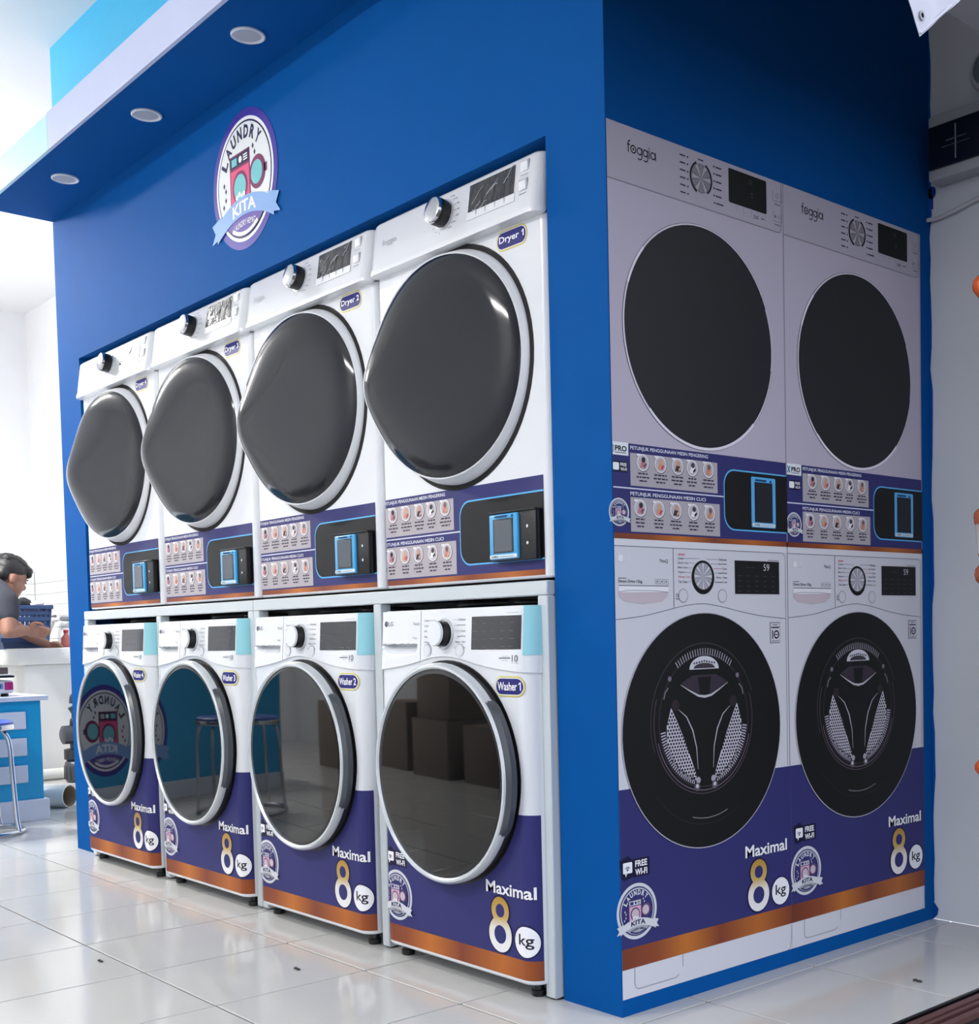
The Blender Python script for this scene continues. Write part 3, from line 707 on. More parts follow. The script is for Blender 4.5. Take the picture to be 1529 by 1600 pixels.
def poster(i):
    o = -.0083 + .5998 * i
    t = thing('appliance_poster', ('printed washer and dryer poster on the blue side wall, beside the corner', 'printed washer and dryer poster on the blue side wall, beside the white wall')[i], 'poster', (0, o, 0), group='appliance posters on the side wall')
    sf = lambda u, v, L: (.0012 + .00035 * L, u, v)
    clip = .0105 if i == 0 else 0.0
    w = .5993
    P = Print(); LAV = (186, 178, 194); GR = (206, 206, 214); LN = (120, 116, 130)
    P.rect(clip, w, 1.034, 1.9085, LAV, -1); P.rect(clip, w, .038, 1.034, GR, -1)
    P.build('sheet', sf, t)
    # dryer picture
    P = Print()
    P.rect(clip, w, 1.789, 1.9085, (178, 172, 186), 0); P.rect(clip, .575, 1.7875, 1.789, LN, 1); P.ring(.575, 1.803, .0145, .016, LN, 1, 270, 360, 8); P.rect(.5895, .591, 1.803, 1.9085, LN, 1)
    P.rect(w - .003, w, .497, 1.9085, (150, 142, 158), 1)
    U = lambda u: u + .0083
    T_ = (26, 26, 40)
    zb = 1.8635; w_ = .0026
    P.stroke([(U(.066), zb - .009), (U(.066), zb + .010), (U(.0675), zb + .0145), (U(.0715), zb + .0165)], w_, T_, 1); P.rect(U(.0625), U(.0715), zb + .0060, zb + .0084, T_, 1.3)
    P.ring(U(.081), zb, .0062, .0090, T_, 1, n=24); P.circ(U(.081), zb, .0032, (96, 70, 84), 1, 10)
    for gx in (.0995, .1175): P.ring(U(gx), zb, .0055, .0082, T_, 1, n=24); P.stroke([(U(gx + .0072), zb + .008), (U(gx + .0072), zb - .012), (U(gx + .0045), zb - .0165), (U(gx - .001), zb - .0175), (U(gx - .0055), zb - .0155)], w_, T_, 1.3)
    P.rect(U(.1283), U(.1309), zb - .009, zb + .009, T_, 1); P.circ(U(.1296), zb + .0135, .0017, T_, 1, 10)
    P.ring(U(.1410), zb, .0055, .0082, T_, 1, n=24); P.rect(U(.1475), U(.1501), zb - .009, zb + .0085, T_, 1.3)
    P.circ(U(.295), 1.852, .0325, (128, 124, 132), 2, 40)
    for k in range(12):
        a = 2 * PI * k / 12; P.poly([(U(.295), 1.852), (U(.295) + .031 * math.cos(a - .16), 1.852 + .031 * math.sin(a - .16)), (U(.295) + .031 * math.cos(a + .16), 1.852 + .031 * math.sin(a + .16))], ((178, 174, 182), (140, 134, 144))[k % 2], 3)
    P.ring(U(.295), 1.852, .033, .0375, (26, 24, 34), 3, 115, 245, 20); P.ring(U(.295), 1.852, .033, .0375, (26, 24, 34), 3, -55, 65, 20)
    for k in range(6):
        z = 1.889 - k * .0162
        P.rect(U(.226), U(.244), z - .0016, z + .0016, (60, 54, 70), 1); P.circ(U(.2515), z, .0024, (50, 44, 60), 1, 8)
        P.rect(U(.345), U(.365 + .006 * (k == 5)), z - .0016, z + .0016, (60, 54, 70), 1); P.circ(U(.3395), z, .0024, (50, 44, 60), 1, 8)
    P.rect(U(.286), U(.304), 1.8915, 1.894, (60, 54, 70), 1)
    P.rrect(U(.390), U(.527), 1.8215, 1.899, .004, (16, 22, 20), 1); P.text('88', U(.462), U(.476), 1.877, 1.888, (46, 66, 48), 2); P.circ(U(.473), 1.85, .002, (80, 100, 84), 2, 8); P.circ(U(.473), 1.858, .002, (80, 100, 84), 2, 8)
    for k in range(5): P.rect(U(.416 + .0265 * k), U(.4167 + .0265 * k), 1.803, 1.818, LN, 1)
    P.rect(U(.478), U(.496), 1.808, 1.8095, (60, 54, 70), 1); P.rect(U(.478), U(.496), 1.8035, 1.805, (60, 54, 70), 1); P.rect(U(.506), U(.518), 1.8065, 1.8085, (60, 54, 70), 1)
    for zc in (1.872, 1.824):
        P.stroke([(U(.551), zc + .012), (U(.551), zc - .011), (U(.584), zc - .011), (U(.584), zc + .012)], .0012, LN, 1); P.rect(U(.556), U(.579), zc - .020, zc - .0175, LN, 1)
    P.ring(U(.567), 1.874, .0045, .0058, LN, 1, -240, 60, 16); P.rect(U(.5666), U(.5676), 1.874, 1.881, LN, 1)
    P.poly([(U(.557), 1.819), (U(.557), 1.829), (U(.565), 1.824)], LN, 1); P.rect(U(.570), U(.5712), 1.819, 1.829, LN, 1); P.rect(U(.575), U(.5762), 1.819, 1.829, LN, 1)
    P.circ(.2988, 1.495, .2525, (30, 28, 34), 1, 72); P.circ(.2988, 1.495, .2515, (214, 208, 220), 2, 72); P.circ(.2995, 1.4955, .2475, (36, 38, 41), 3, 72)
    P.ring(.2988, 1.495, .2465, .2525, (226, 222, 232), 4, 138, 160, 16); P.ring(.2988, 1.495, .2455, .2535, (190, 184, 198), 4, -10, 24, 16); P.ring(.2988, 1.495, .2455, .252, (224, 220, 230), 4, 225, 315, 30)
    P.build('dryer_print', sf, t)
    # instruction banner
    P = Print(); instr_banner(P, lambda u: max(u + .0083, clip), lambda z: z, 1.0, COPPER('copper_poster', 'Y', 0, .6), u_end=.591)
    a = U(.455); P.rrect(a, a + .0905, 1.0765, 1.196, .004, (92, 172, 224), 3); P.rect(a + .012, a + .079, 1.089, 1.184, (26, 30, 60), 4); P.rect(a + .016, a + .075, 1.0905, 1.1815, (34, 36, 42), 5)
    P.rect(a + .003, a + .0875, 1.0785, 1.0865, (206, 222, 232), 4); P.text('X PRO', a + .01, a + .03, 1.080, 1.085, (20, 40, 60), 5, .02); P.rect(a + .036, a + .08, 1.082, 1.0828, (70, 90, 120), 5)
    P.rect(a + .014, a + .056, 1.186, 1.191, (24, 70, 120), 4); P.poly([(a + .066, 1.1855), (a + .078, 1.1855), (a + .072, 1.192)], (24, 60, 110), 4)
    P.build('instruction_print', sf, t)
    # washer picture
    P = Print()
    P.rect(clip, w, 1.019, 1.034, (214, 214, 220), 0); P.rect(clip, .575, 1.0178, 1.0192, LN, 1); P.ring(.575, 1.0045, .0135, .0147, LN, 1, 0, 90, 8); P.rect(.5885, .5897, .498, 1.0045, LN, 1)
    P.rect(U(.1825), U(.184), .885, 1.0178, (90, 88, 100), 1)
    cv = smooth_tab([(clip, .861), (.0913, .868), (.153, .878), (.192, .885), (.238, .892), (.292, .895), (.354, .888), (.425, .876), (.499, .866), (.589, .859)]); P.stroke(cv, .0014, LN, 1)
    P.circ(U(.020), .992, .0078, (228, 228, 232), 1, 20); P.text('LG', U(.031), U(.049), .986, .998, (224, 224, 230), 1, .01)
    P.text('ThinQ', U(.138), U(.166), .984, .993, (60, 58, 70), 1); P.text('Direct Drive 15kg', U(.012), U(.084), .938, .9465, (54, 52, 62), 1, .01); P.rect(U(.012), U(.036), .949, .9505, (100, 98, 110), 1)
    for q in (.125, .140, .154): P.stroke([(U(q), .939), (U(q + .012), .939), (U(q + .012), .9485), (U(q), .9485), (U(q), .939)], .0007, LN, 1); P.circ(U(q + .006), .9437, .002, (80, 78, 90), 1, 8)
    P.poly([(U(.012), .925), (U(.012), .912), (U(.03), .900), (U(.086), .8945), (U(.145), .900), (U(.163), .912), (U(.165), .925)], (196, 182, 190), 1)
    P.poly([(U(.012), .919), (U(.165), .921), (U(.166), .9325), (U(.012), .9345)], (230, 230, 236), 2); P.rect(U(.012), U(.166), .933, .9348, (110, 106, 118), 3); P.stroke([(U(.012), .920), (U(.04), .9235), (U(.12), .9235), (U(.165), .9205)], .0012, (150, 144, 156), 3)
    P.circ(U(.281), .955, .0385, (18, 18, 22), 1, 44); P.circ(U(.281), .9575, .0305, (150, 150, 158), 2, 40)
    for k in range(16):
        a = 2 * PI * k / 16; P.poly([(U(.281), .9575), (U(.281) + .0295 * math.cos(a - .12), .9575 + .0295 * math.sin(a - .12)), (U(.281) + .0295 * math.cos(a + .12), .9575 + .0295 * math.sin(a + .12))], ((204, 204, 212), (170, 170, 178))[k % 2], 3)
    RD = (190, 70, 90); DK = (54, 52, 64)
    P.rect(U(.199), U(.221), 1.0035, 1.007, (206, 120, 140), 1)
    for k, s_ in enumerate(('Cotton', 'Quick Care', 'Baby Care', 'Hygiene', 'Allergy Care', 'Tub Clean')):
        z = .997 - k * .0105; wd_ = .0034 * len(s_); P.text(s_, U(.198), U(.198) + wd_, z - .0028, z + .0028, RD if k == 4 else DK, 1)
        e = U(.281) - math.sqrt(max(.0395 ** 2 - (z - .955) ** 2, .0001)) - .002
        if U(.2) + wd_ < e: P.rect(U(.2) + wd_, e, z - .0004, z + .0004, LN, 1)
    for k, s_ in enumerate(('Delicates', 'Sportswear', 'Duvet', 'Speed Wash', 'Rinse + Spin', 'Download Cycle')):
        z = .997 - k * .0105; wd_ = .0030 * len(s_); P.text(s_, U(.364) - wd_, U(.364), z - .0028, z + .0028, DK, 1)
        e = U(.281) + math.sqrt(max(.0395 ** 2 - (z - .955) ** 2, .0001)) + .002
        if U(.362) - wd_ > e: P.rect(e, U(.362) - wd_, z - .0004, z + .0004, RD if k == 2 else LN, 1)
    for q in (.214, .347): P.ring(U(q), .913, .0142, .0155, LN, 1, n=32); P.circ(U(q), .913, .014, (206, 204, 212), 1, 32)
    P.ring(U(.194), .9135, .003, .0042, DK, 1, n=12); P.rect(U(.189), U(.2), .905, .9065, DK, 1)
    P.rect(U(.392), U(.5565), .918, .9965, (22, 24, 26), 1); P.text('59', U(.497), U(.519), .974, .990, (200, 204, 208), 2); P.rect(U(.515), U(.556), .9985, 1.0, LN, 1)
    for r in range(4):
        for q in range(5): P.rect(U(.402) + q * .031, U(.402) + q * .031 + .013, .924 + r * .012, .9252 + r * .012, (70, 74, 76), 2)
    for q in (.436, .448, .459): P.circ(U(q), .981, .0014, (90, 94, 96), 2, 8)
    # warranty badge
    P.rect(U(.519), U(.557), .800, .850, (40, 34, 60), 1); P.rect(U(.5205), U(.5555), .8015, .8485, (206, 204, 212), 2); P.rect(U(.523), U(.553), .836, .8395, (60, 54, 80), 3); P.rect(U(.529), U(.547), .8435, .8455, (90, 84, 110), 3)
    P.rect(U(.526), U(.5295), .810, .831, (30, 24, 48), 3); P.ring(U(.5425), .8205, .0068, .0105, (30, 24, 48), 3, n=24); P.rect(U(.536), U(.549), .8195, .8215, (30, 24, 48), 3); P.rect(U(.524), U(.552), .8045, .8058, (60, 54, 80), 3)
    P.build('washer_print', sf, t)
    P = Print(); low_banner(P, U, lambda z: z, COPPER('copper_poster', 'Y', 0, .6), ramp_mat('gold_poster', 'Z', .157, .28, [(0, (232, 230, 232)), (.4, (226, 222, 214)), (.62, (198, 166, 96)), (1, (176, 134, 56))]), clip, w, .495)
    # plinth lines
    if True:
        P.rect(w - .004, w - .0028, .06, .1, LN, 1); P.stroke([(U(.04), .1025), (U(.039), .066), (U(.043), .058), (U(.053), .054), (U(.17), .054), (U(.18), .06)], .0012, LN, 1); P.rect(U(.1925), U(.1937), .075, .1025, LN, 1)
        P.stroke([(w - .02, .038), (w - .009, .042), (w - .004, .06)], .0012, LN, 1)
    P.build('banner_print', sf, t)
    # printed drum door
    P = Print(); cx, cz = .2905, .605
    P.circ(cx, cz, .2705, (190, 188, 198), 5, 80); P.circ(cx, cz, .2685, (60, 58, 64), 6, 80); P.circ(cx, cz, .267, (17, 19, 20), 7, 80)
    ox, oz = U(.277), .628
    for r0, r1, c, a0, a1 in ((.176, .1785, (62, 54, 62), 20, 200), (.166, .168, (84, 70, 84), 160, 380), (.158, .161, (96, 82, 98), 195, 345), (.150, .1525, (56, 48, 58), 0, 360)):
        P.ring(ox, oz, r0, r1, c, 8, a0, a1, 60)
    L_ = [(-.112, .035), (-.127, -.005), (-.126, -.045), (-.110, -.085), (-.078, -.118), (-.034, -.138), (-.032, -.122), (-.052, -.078), (-.075, -.03), (-.097, .01)]
    def inside(x, y, pg):
        c = False; j = len(pg) - 1
        for i_ in range(len(pg)):
            if (pg[i_][1] > y) != (pg[j][1] > y) and x < (pg[j][0] - pg[i_][0]) * (y - pg[i_][1]) / (pg[j][1] - pg[i_][1]) + pg[i_][0]: c = not c
            j = i_
        return c
    for sg in (-1, 1):
        m_ = lambda p: (ox - sg * p[0], oz + p[1])
        pg = [m_(p) for p in L_]; P.poly(pg if sg < 0 else pg[::-1], (196, 192, 204), 9)
        for a in range(-16, 1):
            for b in range(-20, 6):
                x, y = a * .0088 + (b % 2) * .0044, b * .0076
                if inside(x, y, L_): P.circ(ox - sg * x, oz + y, .0031, (40, 36, 46), 10, 8)
        for k in range(26):
            an = math.radians(188 + 66 * k / 25); r0, r1 = .132, .148
            P.stroke([(ox - sg * r0 * math.cos(an), oz + r0 * math.sin(an)), (ox - sg * r1 * math.cos(an), oz + r1 * math.sin(an))], .0032, (176, 168, 186), 9)
        P.stroke([m_((-.088, .03)), m_((-.062, .012)), m_((-.042, -.02)), m_((-.030, -.06)), m_((-.026, -.11))], [.001, .003, .004, .003, .001], (170, 166, 176), 9)
        P.circ(*m_((-.098, .040)), .013, (46, 36, 42), 9, 20); P.circ(*m_((-.026, -.135)), .008, (160, 156, 168), 9, 12); P.circ(*m_((-.030, -.150)), .010, (90, 84, 96), 9, 12); P.circ(*m_((-.03, -.148)), .005, (190, 188, 196), 10, 10)
        P.circ(*m_((-.115, .10)), .006, (120, 108, 122), 9, 10); P.stroke([m_((-.135, .055)), m_((-.13, .07)), m_((-.12, .08))], .003, (130, 124, 134), 9)
    P.poly([(ox + .05 * math.cos(a) * 1.0, oz + .118 + .030 * math.sin(a)) for a in [math.radians(q) for q in range(0, 181, 12)]], (200, 198, 208), 9)
    P.poly([(ox + .036 * math.cos(a), oz + .120 + .012 * math.sin(a)) for a in [math.radians(q) for q in range(0, 181, 12)]], (60, 54, 64), 10)
    for k in range(-4, 5): P.circ(ox + k * .0085, oz + .1365 - abs(k) * .0012, .0026, (50, 44, 54), 11, 8)
    for k in range(24):
        an = math.radians(55 + 70 * k / 23); P.stroke([(ox + .150 * math.cos(an), oz + .150 * math.sin(an)), (ox + .166 * math.cos(an), oz + .166 * math.sin(an))], .003, (150, 144, 156), 9)
    P.poly([(ox - .078, oz + .088), (ox - .04, oz + .105), (ox + .04, oz + .105), (ox + .078, oz + .088), (ox + .035, oz + .062), (ox, oz + .055), (ox - .035, oz + .062)], (54, 46, 58), 9); P.poly([(ox - .022, oz + .1), (ox + .022, oz + .1), (ox + .016, oz + .06), (ox - .016, oz + .06)], (20, 20, 24), 10)
    P.stroke([(ox - .08, oz + .085), (ox - .05, oz + .070), (ox - .022, oz + .058), (ox, oz + .055), (ox + .022, oz + .058), (ox + .05, oz + .070), (ox + .08, oz + .085)], [.001, .003, .005, .006, .005, .003, .001], (186, 184, 192), 11)
    P.ring(cx, cz, .2, .2022, (120, 118, 122), 8, 255, 290, 14); P.ring(cx, cz, .214, .2155, (44, 42, 46), 8, 220, 300, 20)
    P.build('drum_print', sf, t)
    return t
poster(0); poster(1)

# ================================================================== FITTINGS ON THE HOUSING AND THE WHITE WALL
for i, (x, wd_) in enumerate(((-1.276, 'nearest the corner'), (-1.955, 'in the middle of the row'), (-2.663, 'farthest to the left'))):
    t = thing('downlight', 'round white recessed downlight in the blue soffit, ' + wd_, 'downlight', (x, -.132, 2.5), group='downlights in the soffit')
    lathe('trim_ring', [(.047, 0), (.047, -.004), (.043, -.006), (.036, -.003), (.036, 0)], PLAST, t, 36)
    lathe('diffuser', [(.0365, -.0005), (.0365, -.0028), (.0, -.0032)], mat('diffuser_grey', (176, 180, 190), .5), t, 32)

t = thing('breaker_box', 'grey breaker box with dark front cover on the white wall', 'breaker box', (.036, YB - .001, 2.035))
box('body', (0, .26, -.062, 0, 0, .175), mat('breaker_grey', (176, 178, 182), .5), t, .008)
cv = box('cover', (.006, .254, -.070, -.058, .028, .142), mat('breaker_dark', (24, 28, 40), .25), t, .003)
box('switch_slot', (.088, .0905, -.0725, -.069, .040, .130), mat('slot_white', (150, 152, 160), .4), cv)
boxes('rating_print', [(.06, .085, -.0708, -.0698, .092, .095), (.094, .12, -.0708, -.0698, .092, .095), (.046, .13, -.0708, -.0698, .078, .0795)], mat('slot_dim', (84, 88, 98), .4), cv)['kind'] = 'stuff'
cb = tube('wall_cable', bez([(.002, YB - .012, 1.955), (.04, YB - .012, 1.953), (.10, YB - .012, 1.962), (.20, YB - .012, 1.985), (.34, YB - .012, 2.03), (.42, YB - .012, 2.12)], 8), .006, mat('cable_white', (196, 196, 200), .5), None, 8)
tag(cb, 'white cable running along the white wall under the breaker box', 'cable')
t = thing('wall_meter', 'round grey meter above the breaker box on the white wall', 'meter', (.215, YB - .001, 2.285))
lathe('body', [(.062, 0), (.062, -.045), (.055, -.055), (0, -.058)], mat('breaker_grey', (150, 152, 156), .5), t, 36, 'y'); lathe('dial_glass', [(.045, -.054), (.045, -.060), (0, -.062)], mat('meter_glass', (110, 120, 126), .1), t, 30, 'y')

# banner corner hanging in the doorway: a rectangle turned on its corner
tip = Vector((.62, .207, 1.913)); ea = (Vector((.62, .166, 1.966)) - tip).normalized(); eb = (Vector((.62, .348, 2.025)) - tip).normalized()
t = thing('hanging_banner', 'white vinyl banner corner with an eyelet hanging at the top right', 'banner', tip)
vs = []; fs = []; N = 22
for side in (0, 1):
    for i in range(N + 1):
        for j in range(N + 1):
            a, b = .50 * i / N, .62 * j / N
            w = .006 * math.sin(a * 34 + b * 9) * min(1, a * 8) + .004 * math.sin(b * 50 - a * 20) * min(1, b * 10)
            p = ea * a + eb * b; vs.append((w + side * .0012, p.y, p.z))
M_ = (N + 1) ** 2
for side in (0, 1):
    for i in range(N):
        for j in range(N):
            a = side * M_ + i * (N + 1) + j; f = (a, a + 1, a + N + 2, a + N + 1); fs.append(f if side else f[::-1])
bn = mesh('sheet', vs, fs, mat('banner_vinyl', (214, 214, 228), .35), t, smooth=True)
hm = [ea * .004 + eb * q for q in lerp(.004, .5, 20)]; tube('hem', [(.006 * math.sin(p.length * 9) * .1 + .002, p.y, p.z) for p in hm], .0022, mat('banner_vinyl', (214, 214, 228), .35), t, 6)
eye = ea * .028 + eb * .024; lathe('eyelet', [(.0045, .003), (.0045, .006), (.0085, .006), (.0085, .001)], mat('eyelet_grey', (150, 152, 160), .3, metal=.8), t, 20, 'x', (0, eye.y, eye.z), cap=False); lathe('eyelet_hole', [(.005, .0025), (.005, .0035), (0, .0036)], CAV, t, 16, 'x', (0, eye.y, eye.z))

# string of ornaments hanging in the doorway at the right edge
t = thing('hanging_ornament', 'string of clear and orange ornaments hanging in the doorway at the right edge', 'ornament', (.51, .634, .45))
OR = mat('ornament_orange', (206, 92, 40), .3, coat=.5); BRN = mat('ornament_brown', (150, 78, 50), .25, coat=.5, noise=.3, nscale=60)
tube('cord', [(0, 0, .02), (0, 0, 1.69)], .0015, DARK, t, 6)
lathe('bead', [(0, 1.085), (.016, 1.09), (.026, 1.103), (.0275, 1.112), (.026, 1.123), (.016, 1.134), (0, 1.138)], OR, t, 24)
lathe('glass_tube', [(.019, .538), (.0205, .56), (.0235, .60), (.0245, .612)], mat('ornament_glass', (206, 204, 206), .08, alpha=.55), t, 24, cap=False)
lathe('tube_cap', [(.0, .636), (.018, .636), (.026, .628), (.0275, .618), (.025, .602), (.0, .600)], BRN, t, 24)
lathe('tube_filling', [(.0, .60), (.019, .60), (.018, .585), (0, .583)], OR, t, 20)
lathe('lower_bulb', [(0, .468), (.012, .470), (.023, .480), (.0265, .493), (.024, .506), (.015, .516), (.012, .524), (.017, .532), (.019, .540), (0, .541)], BRN, t, 24)
tube('ribbon', bez([(.0, -.028, .538), (.0, -.020, .527), (0, -.013, .520), (.012, 0, .519), (.012, .012, .52), (0, .013, .52), (-.004, -.012, .52), (.0, -.018, .512), (0, -.024, .507)], 5), .0025, DARK, t, 6)
lathe('bead', [(0, .048), (.016, .052), (.0275, .066), (.0275, .078), (.016, .092), (0, .096)], OR, t, 24)

# ================================================================== THE WASHING CORNER AT THE LEFT
CW = mat('counter_white', (214, 214, 212), .35)
t = thing('sink_counter', 'white wash counter with a thick top at the back left', 'counter', (0, 0, 0))
box('base', (-7.225, -5.88, .70, 1.222, 0, .70), CW, t); box('top', (-7.225, -5.85, .648, 1.222, .702, .803), CW, t, .006)
dp = tube('drain_pipe', [(-5.80, .62, .036), (-5.80, 1.15, .036)], .035, mat('pipe_white', (206, 206, 202), .3), None, 18); tag(dp, 'white drain pipe lying along the foot of the wash counter', 'pipe')
def basket(name, lab, loc, wx, wy, h, cl):
    """laundry basket: real slots between ribs"""
    t = thing(name, lab, 'basket', loc, group='laundry baskets on the wash counter')
    m = mat('basket_' + cl[0], cl[1], .45)
    boxes('rim', [(-wx - .012, wx + .012, -wy - .012, -wy + .004, h - .025, h), (-wx - .012, wx + .012, wy - .004, wy + .012, h - .025, h), (-wx - .012, -wx + .004, -wy, wy, h - .025, h), (wx - .004, wx + .012, -wy, wy, h - .025, h)], m, t, .002)
    k = .84
    box('bottom', (-wx * k, wx * k, -wy * k, wy * k, 0, .008), m, t)
    def wall(axis, sg):
        bl = bmesh.new(); L = wx if axis == 'y' else wy; n = int(L * 2 / .026)
        for i in range(n + 1):
            s_ = -1 + 2 * i / n
            for lo, hi, w in ((0, h - .02, .0075),):
                f0, f1 = k + (1 - k) * lo / h, k + (1 - k) * hi / h
                D = wy if axis == 'y' else wx
                pts = []
                for f, z in ((f0, lo), (f1, hi)):
                    for dd in (-w, w):
                        for e in (0, .004): pts.append((s_ * L * f + dd, sg * (D * f - e), z))
                if axis == 'x': pts = [(b, a, c) for a, b, c in pts]
                V_ = [bl.verts.new(p) for p in pts]
                for f in ((0, 1, 5, 4), (2, 3, 7, 6), (0, 2, 6, 4), (1, 3, 7, 5), (0, 1, 3, 2), (4, 5, 7, 6)): bl.faces.new([V_[q] for q in f])
        for z in [h * q for q in (.08, .28, .48, .68, .82)]:
            f = k + (1 - k) * z / h; D = wy if axis == 'y' else wx
            b = (-L * f, L * f, sg * D * f - .003, sg * D * f + .003, z - .012, z + .012) if axis == 'y' else (sg * D * f - .003, sg * D * f + .003, -L * f, L * f, z - .012, z + .012)
            bmbox(bl, *b)
        frombm('slotted_side', bl, m, t)
    for ax in 'xy':
        for sg in (-1, 1): wall(ax, sg)
    return t
basket('laundry_basket', 'tall dark blue slotted laundry basket holding clothes on the wash counter', (-6.42, .87, .805), .19, .115, .27, ('blue', (38, 62, 104)))
basket('laundry_basket', 'low blue slotted basket at the front edge of the wash counter', (-6.17, .76, .806), .12, .13, .062, ('navy', (52, 76, 118)))
def blob(name, loc, rx, ry, rz, m, seed, parent=None, amp=.25):
    bm = bmesh.new(); bmesh.ops.create_icosphere(bm, subdivisions=3, radius=1); r_ = random.Random(seed); ph = [r_.uniform(0, 6) for _ in range(6)]
    for v in bm.verts:
        d = v.co.normalized(); f = 1 + amp * (math.sin(d.x * 5 + ph[0]) * math.sin(d.y * 4 + ph[1]) + .5 * math.sin(d.z * 9 + ph[2] + d.x * 6)); v.co = (d.x * rx * f, d.y * ry * f, d.z * rz * f)
    o = frombm(name, bm, m, parent, smooth=True); o.location = loc; return o
tag(blob('folded_cloth', (-6.40, .915, 1.075), .12, .07, .035, mat('cloth_white', (226, 228, 232), .9), 2), 'crumpled white cloth on top of the tall laundry basket', 'cloth')
tag(blob('folded_cloth', (-6.33, .845, 1.09), .05, .055, .03, mat('cloth_dark', (40, 44, 50), .9), 5), 'crumpled dark cloth on top of the tall laundry basket', 'cloth')
tag(blob('folded_cloth', (-6.34, .775, 1.078), .05, .035, .024, mat('cloth_green', (96, 128, 112), .9), 8), 'crumpled green cloth on top of the tall laundry basket', 'cloth')
PV = mat('pvc_white', (212, 214, 212), .3)
t = thing('standing_tap', 'white standpipe tap with a grey spout behind the wash counter', 'tap', (-6.80, 1.12, .803))
tube('riser', [(0, 0, 0), (.06, .04, .155)], .014, PV, t, 12); tube('elbow', bez([(.055, .037, .15), (.07, .045, .185), (.12, .05, .19)], 6), .019, PV, t, 12); tube('spout', [(.11, .05, .19), (.24, .055, .192)], .013, PV, t, 12)
tube('spout_end', [(.22, .054, .192), (.40, .06, .185)], .017, mat('tap_grey', (96, 100, 106), .4), t, 12); tube('handle', [(.06, .043, .205), (.12, .045, .21)], .011, mat('tap_grey', (96, 100, 106), .4), t, 10)
t = thing('soap_bottle', 'small red and white bottle on the wash counter beside the blue pillar', 'bottle', (-6.42, 1.14, .803)); lathe('bottle', [(.03, 0), (.034, .01), (.034, .06), (.014, .085), (.014, .095)], mat('bottle_red', (206, 120, 112), .35), t, 20); lathe('cap', [(.016, .095), (.016, .115), (0, .116)], mat('cap_red', (190, 60, 60), .35), t, 16)

# pump / vacuum machine beside the pillar
t = thing('floor_pump', 'black pump with a purple label standing beside the blue pillar', 'pump', (-5.58, .875, 0))
DG = mat('pump_grey', (50, 53, 60), .4); BK = mat('pump_black', (26, 28, 32), .4)
lathe('base', [(.055, 0), (.066, .01), (.070, .03), (.072, .09), (.066, .12), (.05, .135), (0, .136)], DG, t, 28); 
for k in range(7): a = PI + k * .45; box('base_rib', (.069 * math.cos(a) - .004, .069 * math.cos(a) + .004, .069 * math.sin(a) - .004, .069 * math.sin(a) + .004, .02, .10), BK, t, .001, 1)
lathe('collar', [(.062, .134), (.070, .14), (.070, .195), (.058, .2), (0, .201)], BK, t, 24); lathe('neck', [(.035, .2), (.035, .235)], DG, t, 20)
mo = tube('motor', [(0, -.085, .285), (0, -.075, .285), (0, .09, .285), (0, .1, .285)], [.035, .055, .058, .04], DG, t, 24); box('label_plate', (.05, .0595, -.022, .09, .262, .31), mat('pump_purple', (84, 62, 170), .4), mo, .002)
lathe('valve', [(.03, .335), (.034, .345), (.03, .375), (.02, .385), (.02, .41), (0, .412)], BK, t, 18); tube('nozzle', [(0, 0, .40), (0, -.02, .45)], [.014, .022], DG, t, 12)
tube('hose', bez([(.02, .0, .40), (.03, -.015, .44), (.03, .0, .49), (.03, .04, .51), (.03, .09, .48)], 8), .007, mat('hose_pale', (206, 208, 204), .4), t, 10); tube('grip', bez([(0, -.02, .47), (0, -.01, .515), (0, .03, .525), (0, .06, .51)], 6), .014, DG, t, 10)
# loose pvc pipe on the floor
vs, fs = [], []; n = 36; ax0, ax1 = Vector((-4.445, .425, .058)), Vector((-5.07, .01, .058)); d = (ax1 - ax0).normalized(); s_ = Vector((0, 0, 1)).cross(d).normalized()
for c_, r in ((ax0, .0575), (ax1, .0575), (ax1, .0535), (ax0, .0535)):
    for k in range(n): a = 2 * PI * k / n; vs.append(c_ + s_ * r * math.cos(a) + Vector((0, 0, r * math.sin(a))))
for i in range(4):
    for k in range(n): a, b = i * n + k, i * n + (k + 1) % n; fs.append((a, b, ((i + 1) % 4) * n + (k + 1) % n, ((i + 1) % 4) * n + k))
t = thing('floor_pipe', 'wide white plastic pipe lying on the floor behind the cyan desk', 'pipe'); o = mesh('shell', vs, fs, [PV, mat('pipe_inside', (166, 150, 120), .7)], t, smooth=True); o.data.set_sharp_from_angle(angle=math.radians(50))
for p in o.data.polygons: p.material_index = 1 if 2 * n <= p.index < 3 * n else 0
pm = ax0 + d * .22 - s_ * .0577; tube('stripe_print', [pm, pm + d * .12], .003, mat('stripe_grey', (96, 98, 100), .5), t, 6)

